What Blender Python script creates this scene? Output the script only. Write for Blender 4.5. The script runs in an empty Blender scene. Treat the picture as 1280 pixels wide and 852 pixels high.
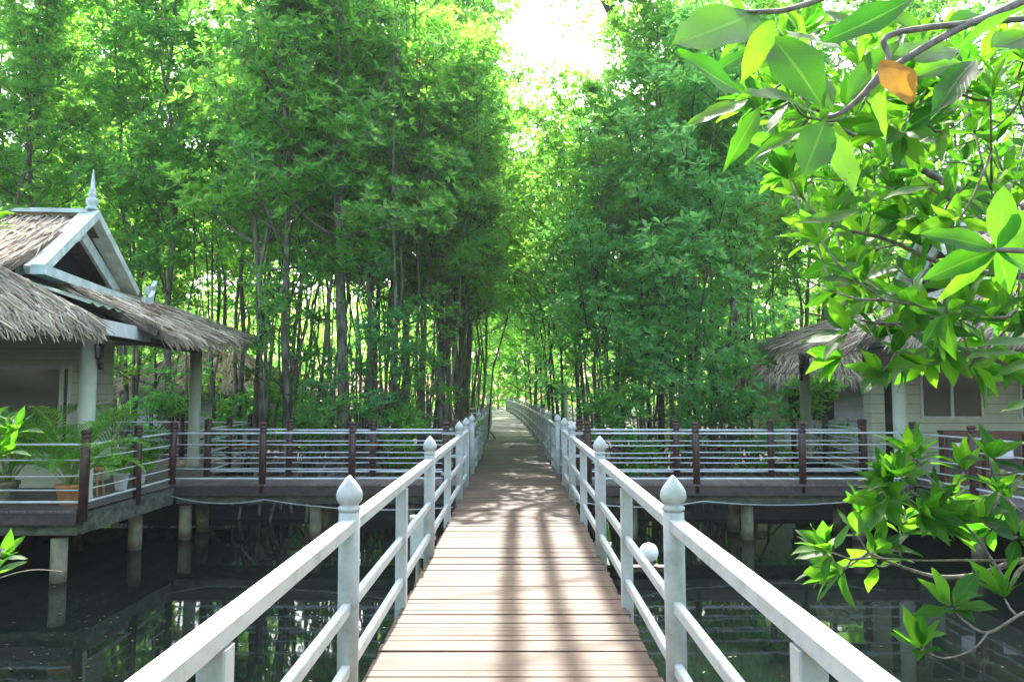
import bpy, math, random
import numpy as np
from mathutils import Vector, Matrix
R = math.radians
rnd = random.Random(7)
scn = bpy.context.scene
COL = scn.collection

# ------------------------------------------------------------------ camera, sky, sun, exposure
EYE = 1.65; PITCH = R(3.85); F = 950.0
cam_d = bpy.data.cameras.new('camera'); cam = bpy.data.objects.new('camera', cam_d); COL.objects.link(cam)
cam.location = (0, 0, EYE); cam.rotation_euler = (R(90)+PITCH, 0, 0)
cam_d.sensor_width = 36; cam_d.lens = 36*F/1280; cam_d.clip_start = .05; cam_d.clip_end = 3000
scn.camera = cam
SUN_EL = R(50); SUN_AZ = R(1.0)          # azimuth from +Y towards +X
w = bpy.data.worlds.new('World'); scn.world = w; w.use_nodes = True
nt = w.node_tree; bg = nt.nodes['Background']
sky = nt.nodes.new('ShaderNodeTexSky'); sky.sky_type = 'NISHITA'; sky.sun_disc = False
sky.sun_elevation = SUN_EL; sky.sun_rotation = SUN_AZ; sky.air_density = 1.3; sky.dust_density = 4.0; sky.ozone_density = 1.0
nt.links.new(sky.outputs[0], bg.inputs[0]); bg.inputs[1].default_value = 0.15
sd = bpy.data.lights.new('sun', 'SUN'); sun = bpy.data.objects.new('sun', sd); COL.objects.link(sun)
sd.energy = 2.7; sd.angle = R(.42); sd.color = (1, .95, .86)
sdir = Vector((math.sin(SUN_AZ)*math.cos(SUN_EL), math.cos(SUN_AZ)*math.cos(SUN_EL), math.sin(SUN_EL)))
sun.rotation_euler = sdir.to_track_quat('Z', 'Y').to_euler()
scn.view_settings.view_transform = 'Standard'; scn.view_settings.look = 'None'
scn.view_settings.exposure = 2.6; scn.view_settings.gamma = 1
scn.render.engine = 'CYCLES'
cy = scn.cycles
cy.max_bounces = 10; cy.diffuse_bounces = 7; cy.glossy_bounces = 3; cy.transmission_bounces = 8; cy.transparent_max_bounces = 8
cy.caustics_reflective = False; cy.caustics_refractive = False

def P(px, py, d):
    """real place of a thing seen at that pixel of the photo, d metres ahead"""
    x = (px-640)/F; u = (426-py)/F
    dy = math.cos(PITCH)-u*math.sin(PITCH); dz = math.sin(PITCH)+u*math.cos(PITCH)
    return Vector((x*d/dy, d, EYE+dz*d/dy))
WATER = -1.03

# ------------------------------------------------------------------ materials
def mat(name):
    m = bpy.data.materials.new(name); m.use_nodes = True
    n = m.node_tree; n.nodes.clear()
    out = n.nodes.new('ShaderNodeOutputMaterial')
    return m, n, out
def N(n, t, **kw):
    o = n.nodes.new('ShaderNode'+t)
    for k, v in kw.items():
        if hasattr(o, k): setattr(o, k, v)
        else: o.inputs[k].default_value = v
    return o
def ramp(n, fac, stops):
    r = n.nodes.new('ShaderNodeValToRGB'); e = r.color_ramp.elements
    while len(e) < len(stops): e.new(.5)
    for k, (p, c) in enumerate(stops):
        e[k].position = p; e[k].color = (c[0], c[1], c[2], 1)
    n.links.new(fac, r.inputs[0]); return r.outputs[0]
def mix(n, fac, a, b, blend='MIX'):
    m = n.nodes.new('ShaderNodeMix'); m.data_type = 'RGBA'; m.blend_type = blend
    if isinstance(fac, float): m.inputs[0].default_value = fac
    else: n.links.new(fac, m.inputs[0])
    for s, v in ((6, a), (7, b)):
        if isinstance(v, tuple): m.inputs[s].default_value = (*v, 1)
        else: n.links.new(v, m.inputs[s])
    return m.outputs[2]
def coords(n, scale=(1, 1, 1), kind='Object'):
    if kind == 'World':
        g = n.nodes.new('ShaderNodeNewGeometry'); src = g.outputs['Position']
    else:
        tc = n.nodes.new('ShaderNodeTexCoord'); src = tc.outputs[kind]
    mp = n.nodes.new('ShaderNodeMapping'); mp.inputs[3].default_value = scale
    n.links.new(src, mp.inputs[0]); return mp.outputs[0]
def noise(n, co, scale, detail=4, rough=.6):
    t = N(n, 'TexNoise'); t.inputs['Scale'].default_value = scale
    t.inputs['Detail'].default_value = detail; t.inputs['Roughness'].default_value = rough
    n.links.new(co, t.inputs['Vector']); return t.outputs[0]
def island(n):
    return n.nodes.new('ShaderNodeNewGeometry').outputs['Random Per Island']
def principled(n, out, col, rough=.6, bump=None, bstr=.3, bdist=.01, **kw):
    b = N(n, 'BsdfPrincipled')
    if isinstance(col, tuple): b.inputs['Base Color'].default_value = (*col, 1)
    else: n.links.new(col, b.inputs['Base Color'])
    if isinstance(rough, float): b.inputs['Roughness'].default_value = rough
    else: n.links.new(rough, b.inputs['Roughness'])
    for k, v in kw.items(): b.inputs[k.replace('_', ' ')].default_value = v
    if bump is not None:
        bp = N(n, 'Bump'); bp.inputs['Strength'].default_value = bstr; bp.inputs['Distance'].default_value = bdist
        n.links.new(bump, bp.inputs['Height']); n.links.new(bp.outputs[0], b.inputs['Normal'])
    n.links.new(b.outputs[0], out.inputs[0]); return b
def simple(name, c1, c2, scale=6, rough=.6, stretch=(1, 1, 1), bstr=.3, bdist=.01, kind='World', det=5, lo=.35, hi=.7, **kw):
    m, n, out = mat(name)
    co = coords(n, stretch, kind); f = noise(n, co, scale, det)
    principled(n, out, ramp(n, f, [(lo, c1), (hi, c2)]), rough, f, bstr, bdist, **kw); return m

def leaf_mat(name, c_dark, c_light, t_dark, t_light, fac=.45, rough=.34):
    m, n, out = mat(name)
    isl = island(n)
    oi = n.nodes.new('ShaderNodeObjectInfo')
    ma = N(n, 'Math', operation='MULTIPLY_ADD'); n.links.new(oi.outputs['Random'], ma.inputs[0]); ma.inputs[1].default_value = .35; 
    mb = N(n, 'Math', operation='MULTIPLY'); n.links.new(isl, mb.inputs[0]); mb.inputs[1].default_value = .65
    n.links.new(mb.outputs[0], ma.inputs[2])
    f = ma.outputs[0]
    col = ramp(n, f, [(.1, c_dark), (.9, c_light)])
    tcol = ramp(n, f, [(.1, t_dark), (.85, t_light), ])
    # an odd old yellow leaf
    gt = N(n, 'Math', operation='GREATER_THAN'); n.links.new(isl, gt.inputs[0]); gt.inputs[1].default_value = .997
    col = mix(n, gt.outputs[0], col, (.30, .26, .03)); tcol = mix(n, gt.outputs[0], tcol, (.6, .5, .05))
    b = N(n, 'BsdfPrincipled'); n.links.new(col, b.inputs['Base Color']); b.inputs['Roughness'].default_value = rough
    b.inputs['Specular IOR Level'].default_value = .5
    t = N(n, 'BsdfTranslucent'); n.links.new(tcol, t.inputs[0])
    mx = N(n, 'MixShader'); mx.inputs[0].default_value = fac
    n.links.new(b.outputs[0], mx.inputs[1]); n.links.new(t.outputs[0], mx.inputs[2]); n.links.new(mx.outputs[0], out.inputs[0])
    return m

def make_white():
    m, n, out = mat('white_paint')
    co = coords(n, (1, 1, 1), 'World'); f = noise(n, co, 7, 9, .72); g = noise(n, co, 55, 3)
    base = ramp(n, f, [(.25, (.24, .25, .19)), (.48, (.42, .43, .39)), (.75, (.52, .53, .48))])
    spots = ramp(n, g, [(.64, (0, 0, 0)), (.70, (1, 1, 1))])
    col = mix(n, spots, base, (.36, .37, .30))
    principled(n, out, col, .42, g, .12, .004); return m
M_WHITE = make_white()
M_BROWN = simple('brown_post_paint', (.045, .017, .014), (.085, .032, .026), 8, .45)
M_TUBE = simple('pale_metal_tube', (.50, .52, .50), (.70, .72, .70), 6, .4)
M_CONC = simple('weathered_concrete', (.12, .12, .07), (.34, .31, .20), 5, .85, (1, 1, .5), .5, .02)
def stain(m, z0, z1, c):
    n = m.node_tree; b = [k for k in n.nodes if k.type == 'BSDF_PRINCIPLED'][0]; src = b.inputs['Base Color'].links[0].from_socket
    g = n.nodes.new('ShaderNodeNewGeometry'); sx = N(n, 'SeparateXYZ'); n.links.new(g.outputs['Position'], sx.inputs[0])
    nz = noise(n, g.outputs['Position'], 9, 4); ad = N(n, 'Math', operation='MULTIPLY_ADD'); n.links.new(nz, ad.inputs[0]); ad.inputs[1].default_value = .22; n.links.new(sx.outputs[2], ad.inputs[2])
    mr = N(n, 'MapRange'); n.links.new(ad.outputs[0], mr.inputs[0]); mr.inputs[1].default_value = z0; mr.inputs[2].default_value = z1
    n.links.new(mix(n, mr.outputs[0], c, src), b.inputs['Base Color'])
stain(M_CONC, -.86, -.70, (.07, .055, .028))
M_CONCD = simple('mossy_dark_concrete', (.03, .035, .022), (.13, .14, .09), 5, .9, (1, 1, 2), .5, .02)
M_BEAM = simple('dark_stained_beam', (.035, .025, .022), (.09, .062, .05), 6, .7, (1, 1, 3))
M_MUD = simple('wet_mud', (.010, .008, .005), (.028, .023, .014), 1.6, .9, (1, 1, 1), .8, .08)
M_BARK = simple('mangrove_bark', (.055, .048, .036), (.27, .235, .18), 7, .9, (1, 1, .35), .6, .02, lo=.38, hi=.66)
M_BARKD = simple('dark_bark', (.028, .025, .018), (.12, .10, .075), 7, .9, (1, 1, .35), .6, .02)
M_TWIG = simple('twig_bark', (.11, .085, .065), (.30, .25, .20), 40, .8, (1, 1, 1), .3, .002)
M_CREAM = simple('cream_wall_paint', (.46, .50, .38), (.58, .61, .49), 4, .7)
M_FRAME = simple('pale_frame_paint', (.50, .54, .50), (.66, .69, .65), 8, .5)
M_OCHRE = simple('terracotta_pot', (.36, .15, .06), (.52, .25, .10), 9, .75)
M_IRON = simple('black_iron', (.012, .012, .012), (.03, .03, .03), 9, .45)
M_CAB = simple('reddish_cabinet_wood', (.075, .022, .012), (.17, .055, .028), 6, .4, (1, 1, 5))
M_PAPER = simple('white_panel', (.62, .63, .60), (.78, .78, .75), 6, .5)
M_GREENSHEET = simple('green_roof_sheet', (.02, .075, .055), (.04, .14, .10), 6, .5)
M_BARGE = simple('weathered_pale_green_board', (.40, .48, .42), (.68, .74, .68), 5, .6, (1, 1, 1), .3, .01)
M_CABLE = simple('grey_cable', (.28, .28, .25), (.45, .45, .42), 9, .6)
M_DARKIN = simple('dark_room', (.01, .01, .01), (.03, .028, .025), 3, .9)
M_BOX = simple('cream_box_plastic', (.55, .56, .48), (.66, .66, .58), 5, .5)

def make_glass(name='window_glass', c=(.015, .02, .022)):
    m, n, out = mat(name); principled(n, out, c, .05, Specular_IOR_Level=.6); return m
M_GLASS = make_glass()
def make_lamp():
    m, n, out = mat('milk_glass'); principled(n, out, (.82, .82, .80), .2); return m
M_MILK = make_lamp()

def make_deck():
    m, n, out = mat('worn_deck_wood')
    isl = island(n)
    co = coords(n, (.35, 9, 1), 'World'); f = noise(n, co, 7, 7, .7)
    co2 = coords(n, (1, 1, 1), 'World'); g = noise(n, co2, 2.2, 4)
    h = noise(n, coords(n, (1, 6, 1), 'World'), 26, 3)
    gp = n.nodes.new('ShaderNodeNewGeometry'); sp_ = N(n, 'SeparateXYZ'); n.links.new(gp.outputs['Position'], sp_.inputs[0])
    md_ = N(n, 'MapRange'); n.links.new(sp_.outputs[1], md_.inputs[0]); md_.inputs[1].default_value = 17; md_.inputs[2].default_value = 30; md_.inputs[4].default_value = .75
    a = ramp(n, f, [(.34, (.020, .012, .009)), (.47, (.075, .043, .029)), (.70, (.122, .079, .054))])
    tint = ramp(n, isl, [(0, (.38, .31, .28)), (.2, (.70, .62, .58)), (.6, (.92, .88, .84)), (1, (1.0, .98, .92))])
    c = mix(n, .8, a, tint, 'MULTIPLY')
    c = mix(n, ramp(n, g, [(.45, (0, 0, 0)), (.7, (.6, .6, .6))]), c, (.12, .09, .062))
    c = mix(n, ramp(n, h, [(.66, (0, 0, 0)), (.74, (.7, .7, .7))]), c, (.09, .05, .04))
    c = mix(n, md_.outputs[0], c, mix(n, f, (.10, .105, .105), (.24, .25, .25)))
    principled(n, out, c, .62, f, .7, .008); return m
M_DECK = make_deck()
def make_deck2():
    m, n, out = mat('grey_brown_boardwalk')
    isl = island(n); f = noise(n, coords(n, (8, .6, 1), 'World'), 5, 6)
    a = ramp(n, f, [(.3, (.09, .065, .06)), (.7, (.24, .19, .175))])
    c = mix(n, .8, a, ramp(n, isl, [(0, (.6, .58, .58)), (1, (1, 1, 1))]), 'MULTIPLY')
    principled(n, out, c, .65, f, .4, .006); return m
M_DECK2 = make_deck2()
def make_thatch(name, a, b, c):
    m, n, out = mat(name); isl = island(n)
    f = noise(n, coords(n, (1, 1, 1), 'World'), 1.7, 4)
    col = ramp(n, isl, [(0, a), (.5, b), (1, c)])
    col = mix(n, ramp(n, f, [(.4, (0, 0, 0)), (.68, (.55, .55, .55))]), col, (.20, .15, .12))
    principled(n, out, col, .85); return m
M_THATCH = make_thatch('grey_thatch', (.22, .165, .11), (.45, .365, .25), (.70, .59, .42))
M_THATCHB = simple('thatch_underlay', (.07, .05, .035), (.17, .13, .10), 14, .95, (1, 1, 1), .6, .03)
def make_siding(name, c1, c2, pitch=.16):
    m, n, out = mat(name)
    g = n.nodes.new('ShaderNodeNewGeometry'); sx = N(n, 'SeparateXYZ'); n.links.new(g.outputs['Position'], sx.inputs[0])
    d = N(n, 'Math', operation='DIVIDE'); n.links.new(sx.outputs[2], d.inputs[0]); d.inputs[1].default_value = pitch
    fr = N(n, 'Math', operation='FRACT'); n.links.new(d.outputs[0], fr.inputs[0])
    f = noise(n, coords(n, (1, 1, 1), 'World'), 3, 5)
    col = ramp(n, f, [(.3, c1), (.7, c2)])
    groove = ramp(n, fr.outputs[0], [(.0, (0, 0, 0)), (.08, (1, 1, 1))])
    principled(n, out, mix(n, .6, col, groove, 'MULTIPLY'), .6, groove, .6, .02); return m
M_SIDING = make_siding('green_cream_siding', (.46, .49, .36), (.58, .60, .47), .2)
M_SIDINGW = make_siding('white_siding', (.50, .53, .48), (.62, .65, .60), .15)

M_LEAF = leaf_mat('mangrove_leaf', (.035, .12, .03), (.11, .26, .045), (.12, .52, .05), (.48, .92, .10), .55)
M_LEAFC = leaf_mat('cool_mangrove_leaf', (.035, .14, .055), (.10, .27, .085), (.12, .56, .10), (.40, .90, .17), .55)
M_PALM = leaf_mat('palm_leaf', (.08, .28, .03), (.16, .40, .04), (.25, .75, .03), (.5, .92, .05), .5)

def make_bigleaf():
    m, n, out = mat('near_leaf')
    isl = island(n)
    f = noise(n, coords(n, (1, 1, 1), 'World'), 60, 3)
    uvn = n.nodes.new('ShaderNodeUVMap'); sx = N(n, 'SeparateXYZ'); n.links.new(uvn.outputs[0], sx.inputs[0])
    # veins: v = |across|, oblique lines
    a = N(n, 'Math', operation='ABSOLUTE'); n.links.new(sx.outputs[0], a.inputs[0])
    mid = ramp(n, a.outputs[0], [(.0, (1, 1, 1)), (.09, (0, 0, 0))])
    s = N(n, 'Math', operation='MULTIPLY_ADD'); n.links.new(a.outputs[0], s.inputs[0]); s.inputs[1].default_value = -.28; n.links.new(sx.outputs[1], s.inputs[2])
    s2 = N(n, 'Math', operation='MULTIPLY'); n.links.new(s.outputs[0], s2.inputs[0]); s2.inputs[1].default_value = 15
    fr = N(n, 'Math', operation='FRACT'); n.links.new(s2.outputs[0], fr.inputs[0])
    side = ramp(n, fr.outputs[0], [(0, (.35, .35, .35)), (.12, (0, 0, 0))])
    vein = mix(n, 1.0, mid, side, 'ADD')
    col = ramp(n, isl, [(0, (.008, .040, .010)), (1, (.026, .095, .013))])
    tcol = ramp(n, isl, [(0, (.05, .32, .010)), (1, (.27, .66, .018))])
    col = mix(n, vein, col, (.06, .17, .03)); 
    tcol = mix(n, ramp(n, f, [(.3, (.0, .0, .0)), (.8, (.3, .3, .3))]), tcol, (.10, .38, .02))
    bl = ramp(n, noise(n, coords(n, (1, 1, 1), 'World'), 95, 4), [(.66, (0, 0, 0)), (.71, (1, 1, 1))])
    col = mix(n, bl, col, (.10, .065, .02)); tcol = mix(n, bl, tcol, (.22, .17, .03))
    tcol = mix(n, vein, tcol, (.24, .56, .05))
    b = N(n, 'BsdfPrincipled'); n.links.new(col, b.inputs['Base Color']); b.inputs['Roughness'].default_value = .45; b.inputs['Specular IOR Level'].default_value = .22
    bp = N(n, 'Bump'); bp.inputs['Strength'].default_value = .35; bp.inputs['Distance'].default_value = .002
    n.links.new(vein, bp.inputs['Height']); n.links.new(bp.outputs[0], b.inputs['Normal'])
    t = N(n, 'BsdfTranslucent'); n.links.new(tcol, t.inputs[0])
    mx = N(n, 'MixShader'); mx.inputs[0].default_value = .5
    n.links.new(b.outputs[0], mx.inputs[1]); n.links.new(t.outputs[0], mx.inputs[2]); n.links.new(mx.outputs[0], out.inputs[0])
    return m
M_BIG = make_bigleaf()
def make_yellowleaf():
    m, n, out = mat('dying_leaf'); f = noise(n, coords(n, (1, 1, 1), 'World'), 45, 5)
    col = ramp(n, f, [(.35, (.40, .21, .015)), (.6, (.34, .13, .015)), (.75, (.18, .06, .02))])
    b = N(n, 'BsdfPrincipled'); n.links.new(col, b.inputs['Base Color']); b.inputs['Roughness'].default_value = .5
    t = N(n, 'BsdfTranslucent'); n.links.new(mix(n, .5, col, (.5, .27, .02)), t.inputs[0])
    mx = N(n, 'MixShader'); mx.inputs[0].default_value = .5
    n.links.new(b.outputs[0], mx.inputs[1]); n.links.new(t.outputs[0], mx.inputs[2]); n.links.new(mx.outputs[0], out.inputs[0]); return m
M_YEL = make_yellowleaf()

def make_water():
    m, n, out = mat('dark_pond_water')
    co = coords(n, (1, 1, 1), 'World')
    wv = noise(n, coords(n, (1, .8, 1), 'World'), 2.3, 3, .45)
    sp = noise(n, coords(n, (1, .55, 1), 'World'), 26, 4, .7); reg = noise(n, co, .33, 3)
    s1 = ramp(n, sp, [(.63, (0, 0, 0)), (.70, (1, 1, 1))]); r1 = ramp(n, reg, [(.5, (0, 0, 0)), (.62, (.75, .75, .75))])
    scum = mix(n, 1.0, s1, r1, 'MULTIPLY')
    murk = ramp(n, reg, [(.35, (.004, .007, .006)), (.65, (.008, .014, .009))])
    col = mix(n, scum, murk, (.10, .13, .08))
    rr = ramp(n, scum, [(0, (.03, .03, .03)), (1, (.6, .6, .6))])
    b = principled(n, out, col, rr, wv, .05, .03, IOR=1.33); return m
M_WATER = make_water()

# ------------------------------------------------------------------ mesh helpers
class MB:
    def __init__(s): s.v = []; s.f = []; s.sm = []
    def add(s, vs, fs, smooth=False):
        o = len(s.v); s.v += [tuple(v) for v in vs]
        for f in fs: s.f.append(tuple(i+o for i in f)); s.sm.append(smooth)
        return s
    def box(s, x0, x1, y0, y1, z0, z1):
        v = [(x0,y0,z0),(x1,y0,z0),(x1,y1,z0),(x0,y1,z0),(x0,y0,z1),(x1,y0,z1),(x1,y1,z1),(x0,y1,z1)]
        return s.add(v, [(0,3,2,1),(4,5,6,7),(0,1,5,4),(1,2,6,5),(2,3,7,6),(3,0,4,7)])
    def beam(s, p0, p1, w, h, up=(0, 0, 1), bev=0):
        p0 = Vector(p0); p1 = Vector(p1); d = (p1-p0).normalized(); u = Vector(up)
        r = d.cross(u)
        if r.length < 1e-4: r = d.cross(Vector((0, 1, 0)))
        r.normalize(); u = r.cross(d).normalized()
        if bev:
            b = bev; sec = [(-w/2+b,-h/2),(w/2-b,-h/2),(w/2,-h/2+b),(w/2,h/2-b),(w/2-b,h/2),(-w/2+b,h/2),(-w/2,h/2-b),(-w/2,-h/2+b)]
        else: sec = [(-w/2,-h/2),(w/2,-h/2),(w/2,h/2),(-w/2,h/2)]
        k = len(sec)
        vs = [p0+r*a+u*c for a, c in sec]+[p1+r*a+u*c for a, c in sec]
        fs = [(i, (i+1) % k, k+(i+1) % k, k+i) for i in range(k)]+[tuple(range(k))[::-1], tuple(range(k, 2*k))]
        return s.add(vs, fs)
    def tube(s, pts, rad, n=8, cap=True):
        pts = [Vector(p) for p in pts]; rad = rad if hasattr(rad, '__len__') else [rad]*len(pts)
        vs = []; ref = None
        for i, p in enumerate(pts):
            t = (pts[min(i+1, len(pts)-1)]-pts[max(i-1, 0)]).normalized()
            if ref is None:
                ref = t.cross(Vector((0, 0, 1)))
                if ref.length < .1: ref = t.cross(Vector((1, 0, 0)))
            ref = (ref-t*ref.dot(t)).normalized(); b = t.cross(ref)
            for k in range(n):
                a = 2*math.pi*k/n; vs.append(p+(ref*math.cos(a)+b*math.sin(a))*rad[i])
        fs = []
        for i in range(len(pts)-1):
            for k in range(n):
                a = i*n+k; c = i*n+(k+1) % n; fs.append((a, c, c+n, a+n))
        if cap: fs += [tuple(range(n))[::-1], tuple(range((len(pts)-1)*n, len(pts)*n))]
        return s.add(vs, fs, True)
    def lathe(s, prof, c=(0, 0, 0), n=20, smooth=True):
        vs = []; c = Vector(c)
        for r, z in prof:
            for k in range(n):
                a = 2*math.pi*k/n; vs.append(c+Vector((r*math.cos(a), r*math.sin(a), z)))
        fs = []
        for i in range(len(prof)-1):
            for k in range(n):
                a = i*n+k; b = i*n+(k+1) % n; fs.append((a, b, b+n, a+n))
        fs += [tuple(range(n))[::-1], tuple(range((len(prof)-1)*n, len(prof)*n))]
        return s.add(vs, fs, smooth)
    def prism(s, poly, ext):
        k = len(poly); e = Vector(ext); a = [Vector(p) for p in poly]
        return s.add(a+[p+e for p in a], [(i, (i+1) % k, k+(i+1) % k, k+i) for i in range(k)]+[tuple(range(k))[::-1], tuple(range(k, 2*k))])
    def mesh(s, name, mx=1, off=(0, 0, 0)):
        me = bpy.data.meshes.new(name)
        v = [((x-off[0])*mx, y-off[1], z-off[2]) for x, y, z in s.v]
        f = s.f if mx > 0 else [t[::-1] for t in s.f]
        me.from_pydata(v, [], f); me.polygons.foreach_set('use_smooth', s.sm); me.update(); return me
    def build(s, name, m, parent=None, mx=1, off=None, label=None):
        if off is None: off = (0, 0, 0)
        me = s.mesh(name, mx, off); me.materials.append(m)
        return link(name, me, parent, label)
def link(name, me, parent=None, label=None, loc=(0, 0, 0)):
    o = bpy.data.objects.new(name, me); COL.objects.link(o); o.parent = parent; o.location = loc
    if label: o['label'] = label
    return o
def thing(name, label, cat, loc=(0, 0, 0), rz=0, group=None):
    o = bpy.data.objects.new(name, None); COL.objects.link(o); o.empty_display_size = .2
    o.location = loc; o.rotation_euler = (0, 0, rz); o['label'] = label; o['category'] = cat
    if group: o['group'] = group
    return o
def tag(o, label, cat, group=None):
    o['label'] = label; o['category'] = cat
    if group: o['group'] = group
    return o
def fastmesh(name, V, Q, m, smooth=False, uv=None):
    me = bpy.data.meshes.new(name)
    me.vertices.add(len(V)); me.vertices.foreach_set('co', np.asarray(V, dtype=np.float32).ravel())
    k = Q.shape[1]
    me.loops.add(Q.size); me.loops.foreach_set('vertex_index', Q.ravel().astype(np.int32))
    me.polygons.add(len(Q)); me.polygons.foreach_set('loop_start', np.arange(0, Q.size, k, dtype=np.int32))
    me.polygons.foreach_set('loop_total', np.full(len(Q), k, dtype=np.int32))
    if smooth: me.polygons.foreach_set('use_smooth', np.ones(len(Q), dtype=bool))
    if uv is not None:
        l = me.uv_layers.new(name='UVMap'); l.data.foreach_set('uv', uv[Q.ravel()].astype(np.float32).ravel())
    me.update(); me.validate(); me.materials.append(m); return me

# ------------------------------------------------------------------ setting: mud bed, water
def grid(x0, x1, y0, y1, nx, ny, zf):
    mb = MB(); vs = []; fs = []
    for j in range(ny+1):
        for i in range(nx+1):
            x = x0+(x1-x0)*i/nx; y = y0+(y1-y0)*j/ny; vs.append((x, y, zf(x, y)))
    for j in range(ny):
        for i in range(nx):
            a = j*(nx+1)+i; fs.append((a, a+1, a+nx+2, a+nx+1))
    return mb.add(vs, fs, True)
def bedz(x, y):
    base = -2.4
    if y > 14.2: t = min(1, (y-14.2)/2.6); base = -2.4+1.62*t*t*(3-2*t)
    if abs(x-cx(y)) < 2.2 and y > 15: base -= .25
    h = .06*math.sin(1.3*x+.7*y)+.05*math.sin(2.1*y-1.7*x)+.06*math.sin(3.7*x+.3)
    return base+h
def cx(y):
    pts = [(-10, .0), (4, .0), (8, .033), (12, .06), (16, .06), (24, .03), (39, -.2), (52, -.6), (72, -1.5), (90, -2.6)]
    for (a, xa), (b, xb) in zip(pts, pts[1:]):
        if y <= b: return xa+(xb-xa)*(y-a)/(b-a)
    return -2.6
gnd = grid(-120, 120, -40, 140, 160, 150, bedz).build('ground', M_MUD); gnd['kind'] = 'structure'
far = MB(); 
for (a, b, c, d) in ((-1500, 1500, 140, 1500), (-1500, 1500, -1500, -40), (-1500, -120, -40, 140), (120, 1500, -40, 140)):
    far.add([(a, c, -2.2), (b, c, -2.2), (b, d, -2.2), (a, d, -2.2)], [(0, 1, 2, 3)])
fo = far.build('terrain', M_MUD); fo['kind'] = 'structure'
wt = MB(); wt.add([(-1500, -1500, WATER), (1500, -1500, WATER), (1500, 1500, WATER), (-1500, 1500, WATER)], [(0, 1, 2, 3)])
wo = wt.build('water', M_WATER); wo['kind'] = 'structure'

# specks drifting on the water
r_f = random.Random(8); fl = MB()
for k in range(420):
    x = r_f.gauss(-3.6, 1.6) if k % 3 else r_f.uniform(1.3, 7); y = r_f.uniform(4, 9.5) if k % 3 else r_f.uniform(4, 13)
    if abs(x) < 1.1: continue
    a = r_f.uniform(0, 3.1); l = r_f.uniform(.008, .03); c_, s_ = math.cos(a)*l, math.sin(a)*l; z = WATER+.006
    fl.add([(x-c_, y-s_, z), (x+s_*.4, y-c_*.4, z), (x+c_, y+s_, z), (x-s_*.4, y+c_*.4, z)], [(0, 1, 2, 3)])
fo_ = fl.build('floating_debris', simple('floating_litter', (.10, .10, .05), (.26, .25, .14), 20, .8)); fo_['kind'] = 'stuff'; fo_['label'] = 'small leaf scraps and scum floating on the dark water'

# ------------------------------------------------------------------ footbridge
br = thing('footbridge', 'long footbridge of worn pinkish brown planks running straight ahead between white railings', 'bridge', (0, 0, 0))
mb = MB(); y = -3.0; HW = .86
while y < 78:
    wd = rnd.choice([.07, .085, .09, .10, .125]) if y < 40 else .25
    c = cx(y); z = rnd.uniform(-.004, .004); a = rnd.uniform(-.004, .004); e0 = rnd.uniform(-.012, .008); e1 = rnd.uniform(-.008, .012)
    t = .03; x0 = c-HW+e0; x1 = c+HW+e1; g = rnd.choice([.006, .008, .011, .018])
    mb.add([(x0, y-a, z-t), (x1, y+a, z-t), (x1, y+a+wd, z-t), (x0, y-a+wd, z-t), (x0, y-a, z), (x1, y+a, z+rnd.uniform(-.003, .003)), (x1, y+a+wd, z), (x0, y-a+wd, z)],
           [(0,3,2,1),(4,5,6,7),(0,1,5,4),(1,2,6,5),(2,3,7,6),(3,0,4,7)])
    y += wd+g
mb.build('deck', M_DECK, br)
ys = list(range(-3, 79, 3))
for s in (-.6, .6):
    m = MB()
    for a, b in zip(ys, ys[1:]): m.beam((cx(a)+s, a, -.13), (cx(b)+s, b, -.13), .12, .18)
    m.build('beam', M_BEAM, br)
pile_me = MB().lathe([(.11, -2.6), (.11, -.224)], n=14).mesh('pile'); pile_me.materials.append(M_CONC)
crs = MB().box(-.95, .95, -.08, .08, -.36, -.222).mesh('cross_beam'); crs.materials.append(M_CONC)
for yy in range(-2, 76, 4):
    link('cross_beam', crs, br, None, (cx(yy), yy+.5, 0))
    for s in (-.65, .65): link('pile', pile_me, br, None, (cx(yy)+s, yy+.5, -.137))

# white railings
def bud(s=1):
    return [(.052, 0), (.060, .006), (.060, .022), (.050, .028), (.050, .038), (.058, .046), (.068, .062), (.0705, .082), (.067, .104), (.056, .128), (.040, .150), (.026, .168), (.014, .182), (.003, .192)]
post_me = MB().lathe([(.056, -.28), (.056, 1.005), (.053, 1.01)], n=20).mesh('post'); post_me.materials.append(M_WHITE)
fin_me = MB().lathe([(r, z+1.012) for r, z in bud()], n=20).mesh('finial'); fin_me.materials.append(M_WHITE)
bal_me = MB().beam((0, 0, -.18), (0, 0, .90), .085, .085, bev=.006).mesh('baluster'); bal_me.materials.append(M_WHITE)
OFF = .875
def white_railing(label, side, pys):
    c0 = (cx(pys[0])+side*OFF, pys[0], 0)
    t = thing('white_railing', label, 'railing', c0, 0, 'white wooden railings of the bridge')
    def loc(yy): return Vector((cx(yy)+side*OFF, yy, 0))-Vector(c0)
    for yy in pys:
        p = link('post', post_me, t, None, loc(yy)); q = link('finial', fin_me, p)
        p.rotation_euler = (rnd.uniform(-.008, .008), rnd.uniform(-.008, .008), rnd.random())
    for a, b in zip(pys, pys[1:]):
        A = loc(a); B = loc(b)
        d = (B-A).normalized()
        for nm, z, ww, hh in (('handrail', .94, .082, .066), ('middle_rail', .51, .045, .062), ('lower_rail', .19, .045, .062)):
            MB().beam(A+d*.045+Vector((0, 0, z)), B-d*.045+Vector((0, 0, z+rnd.uniform(-.006, .006))), ww, hh, bev=.006).build(nm, M_WHITE, t)
        if b-a > 2.2:
            link('baluster', bal_me, t, None, (A+B)/2+Vector((side*.0, 0, 0)))
    return t
near = [-3.25, .45, 4.15, 7.85, 11.9, 13.6]
farp = [15.6, 18.9]+[18.9+3.4*k for k in range(1, 16)]
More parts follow.
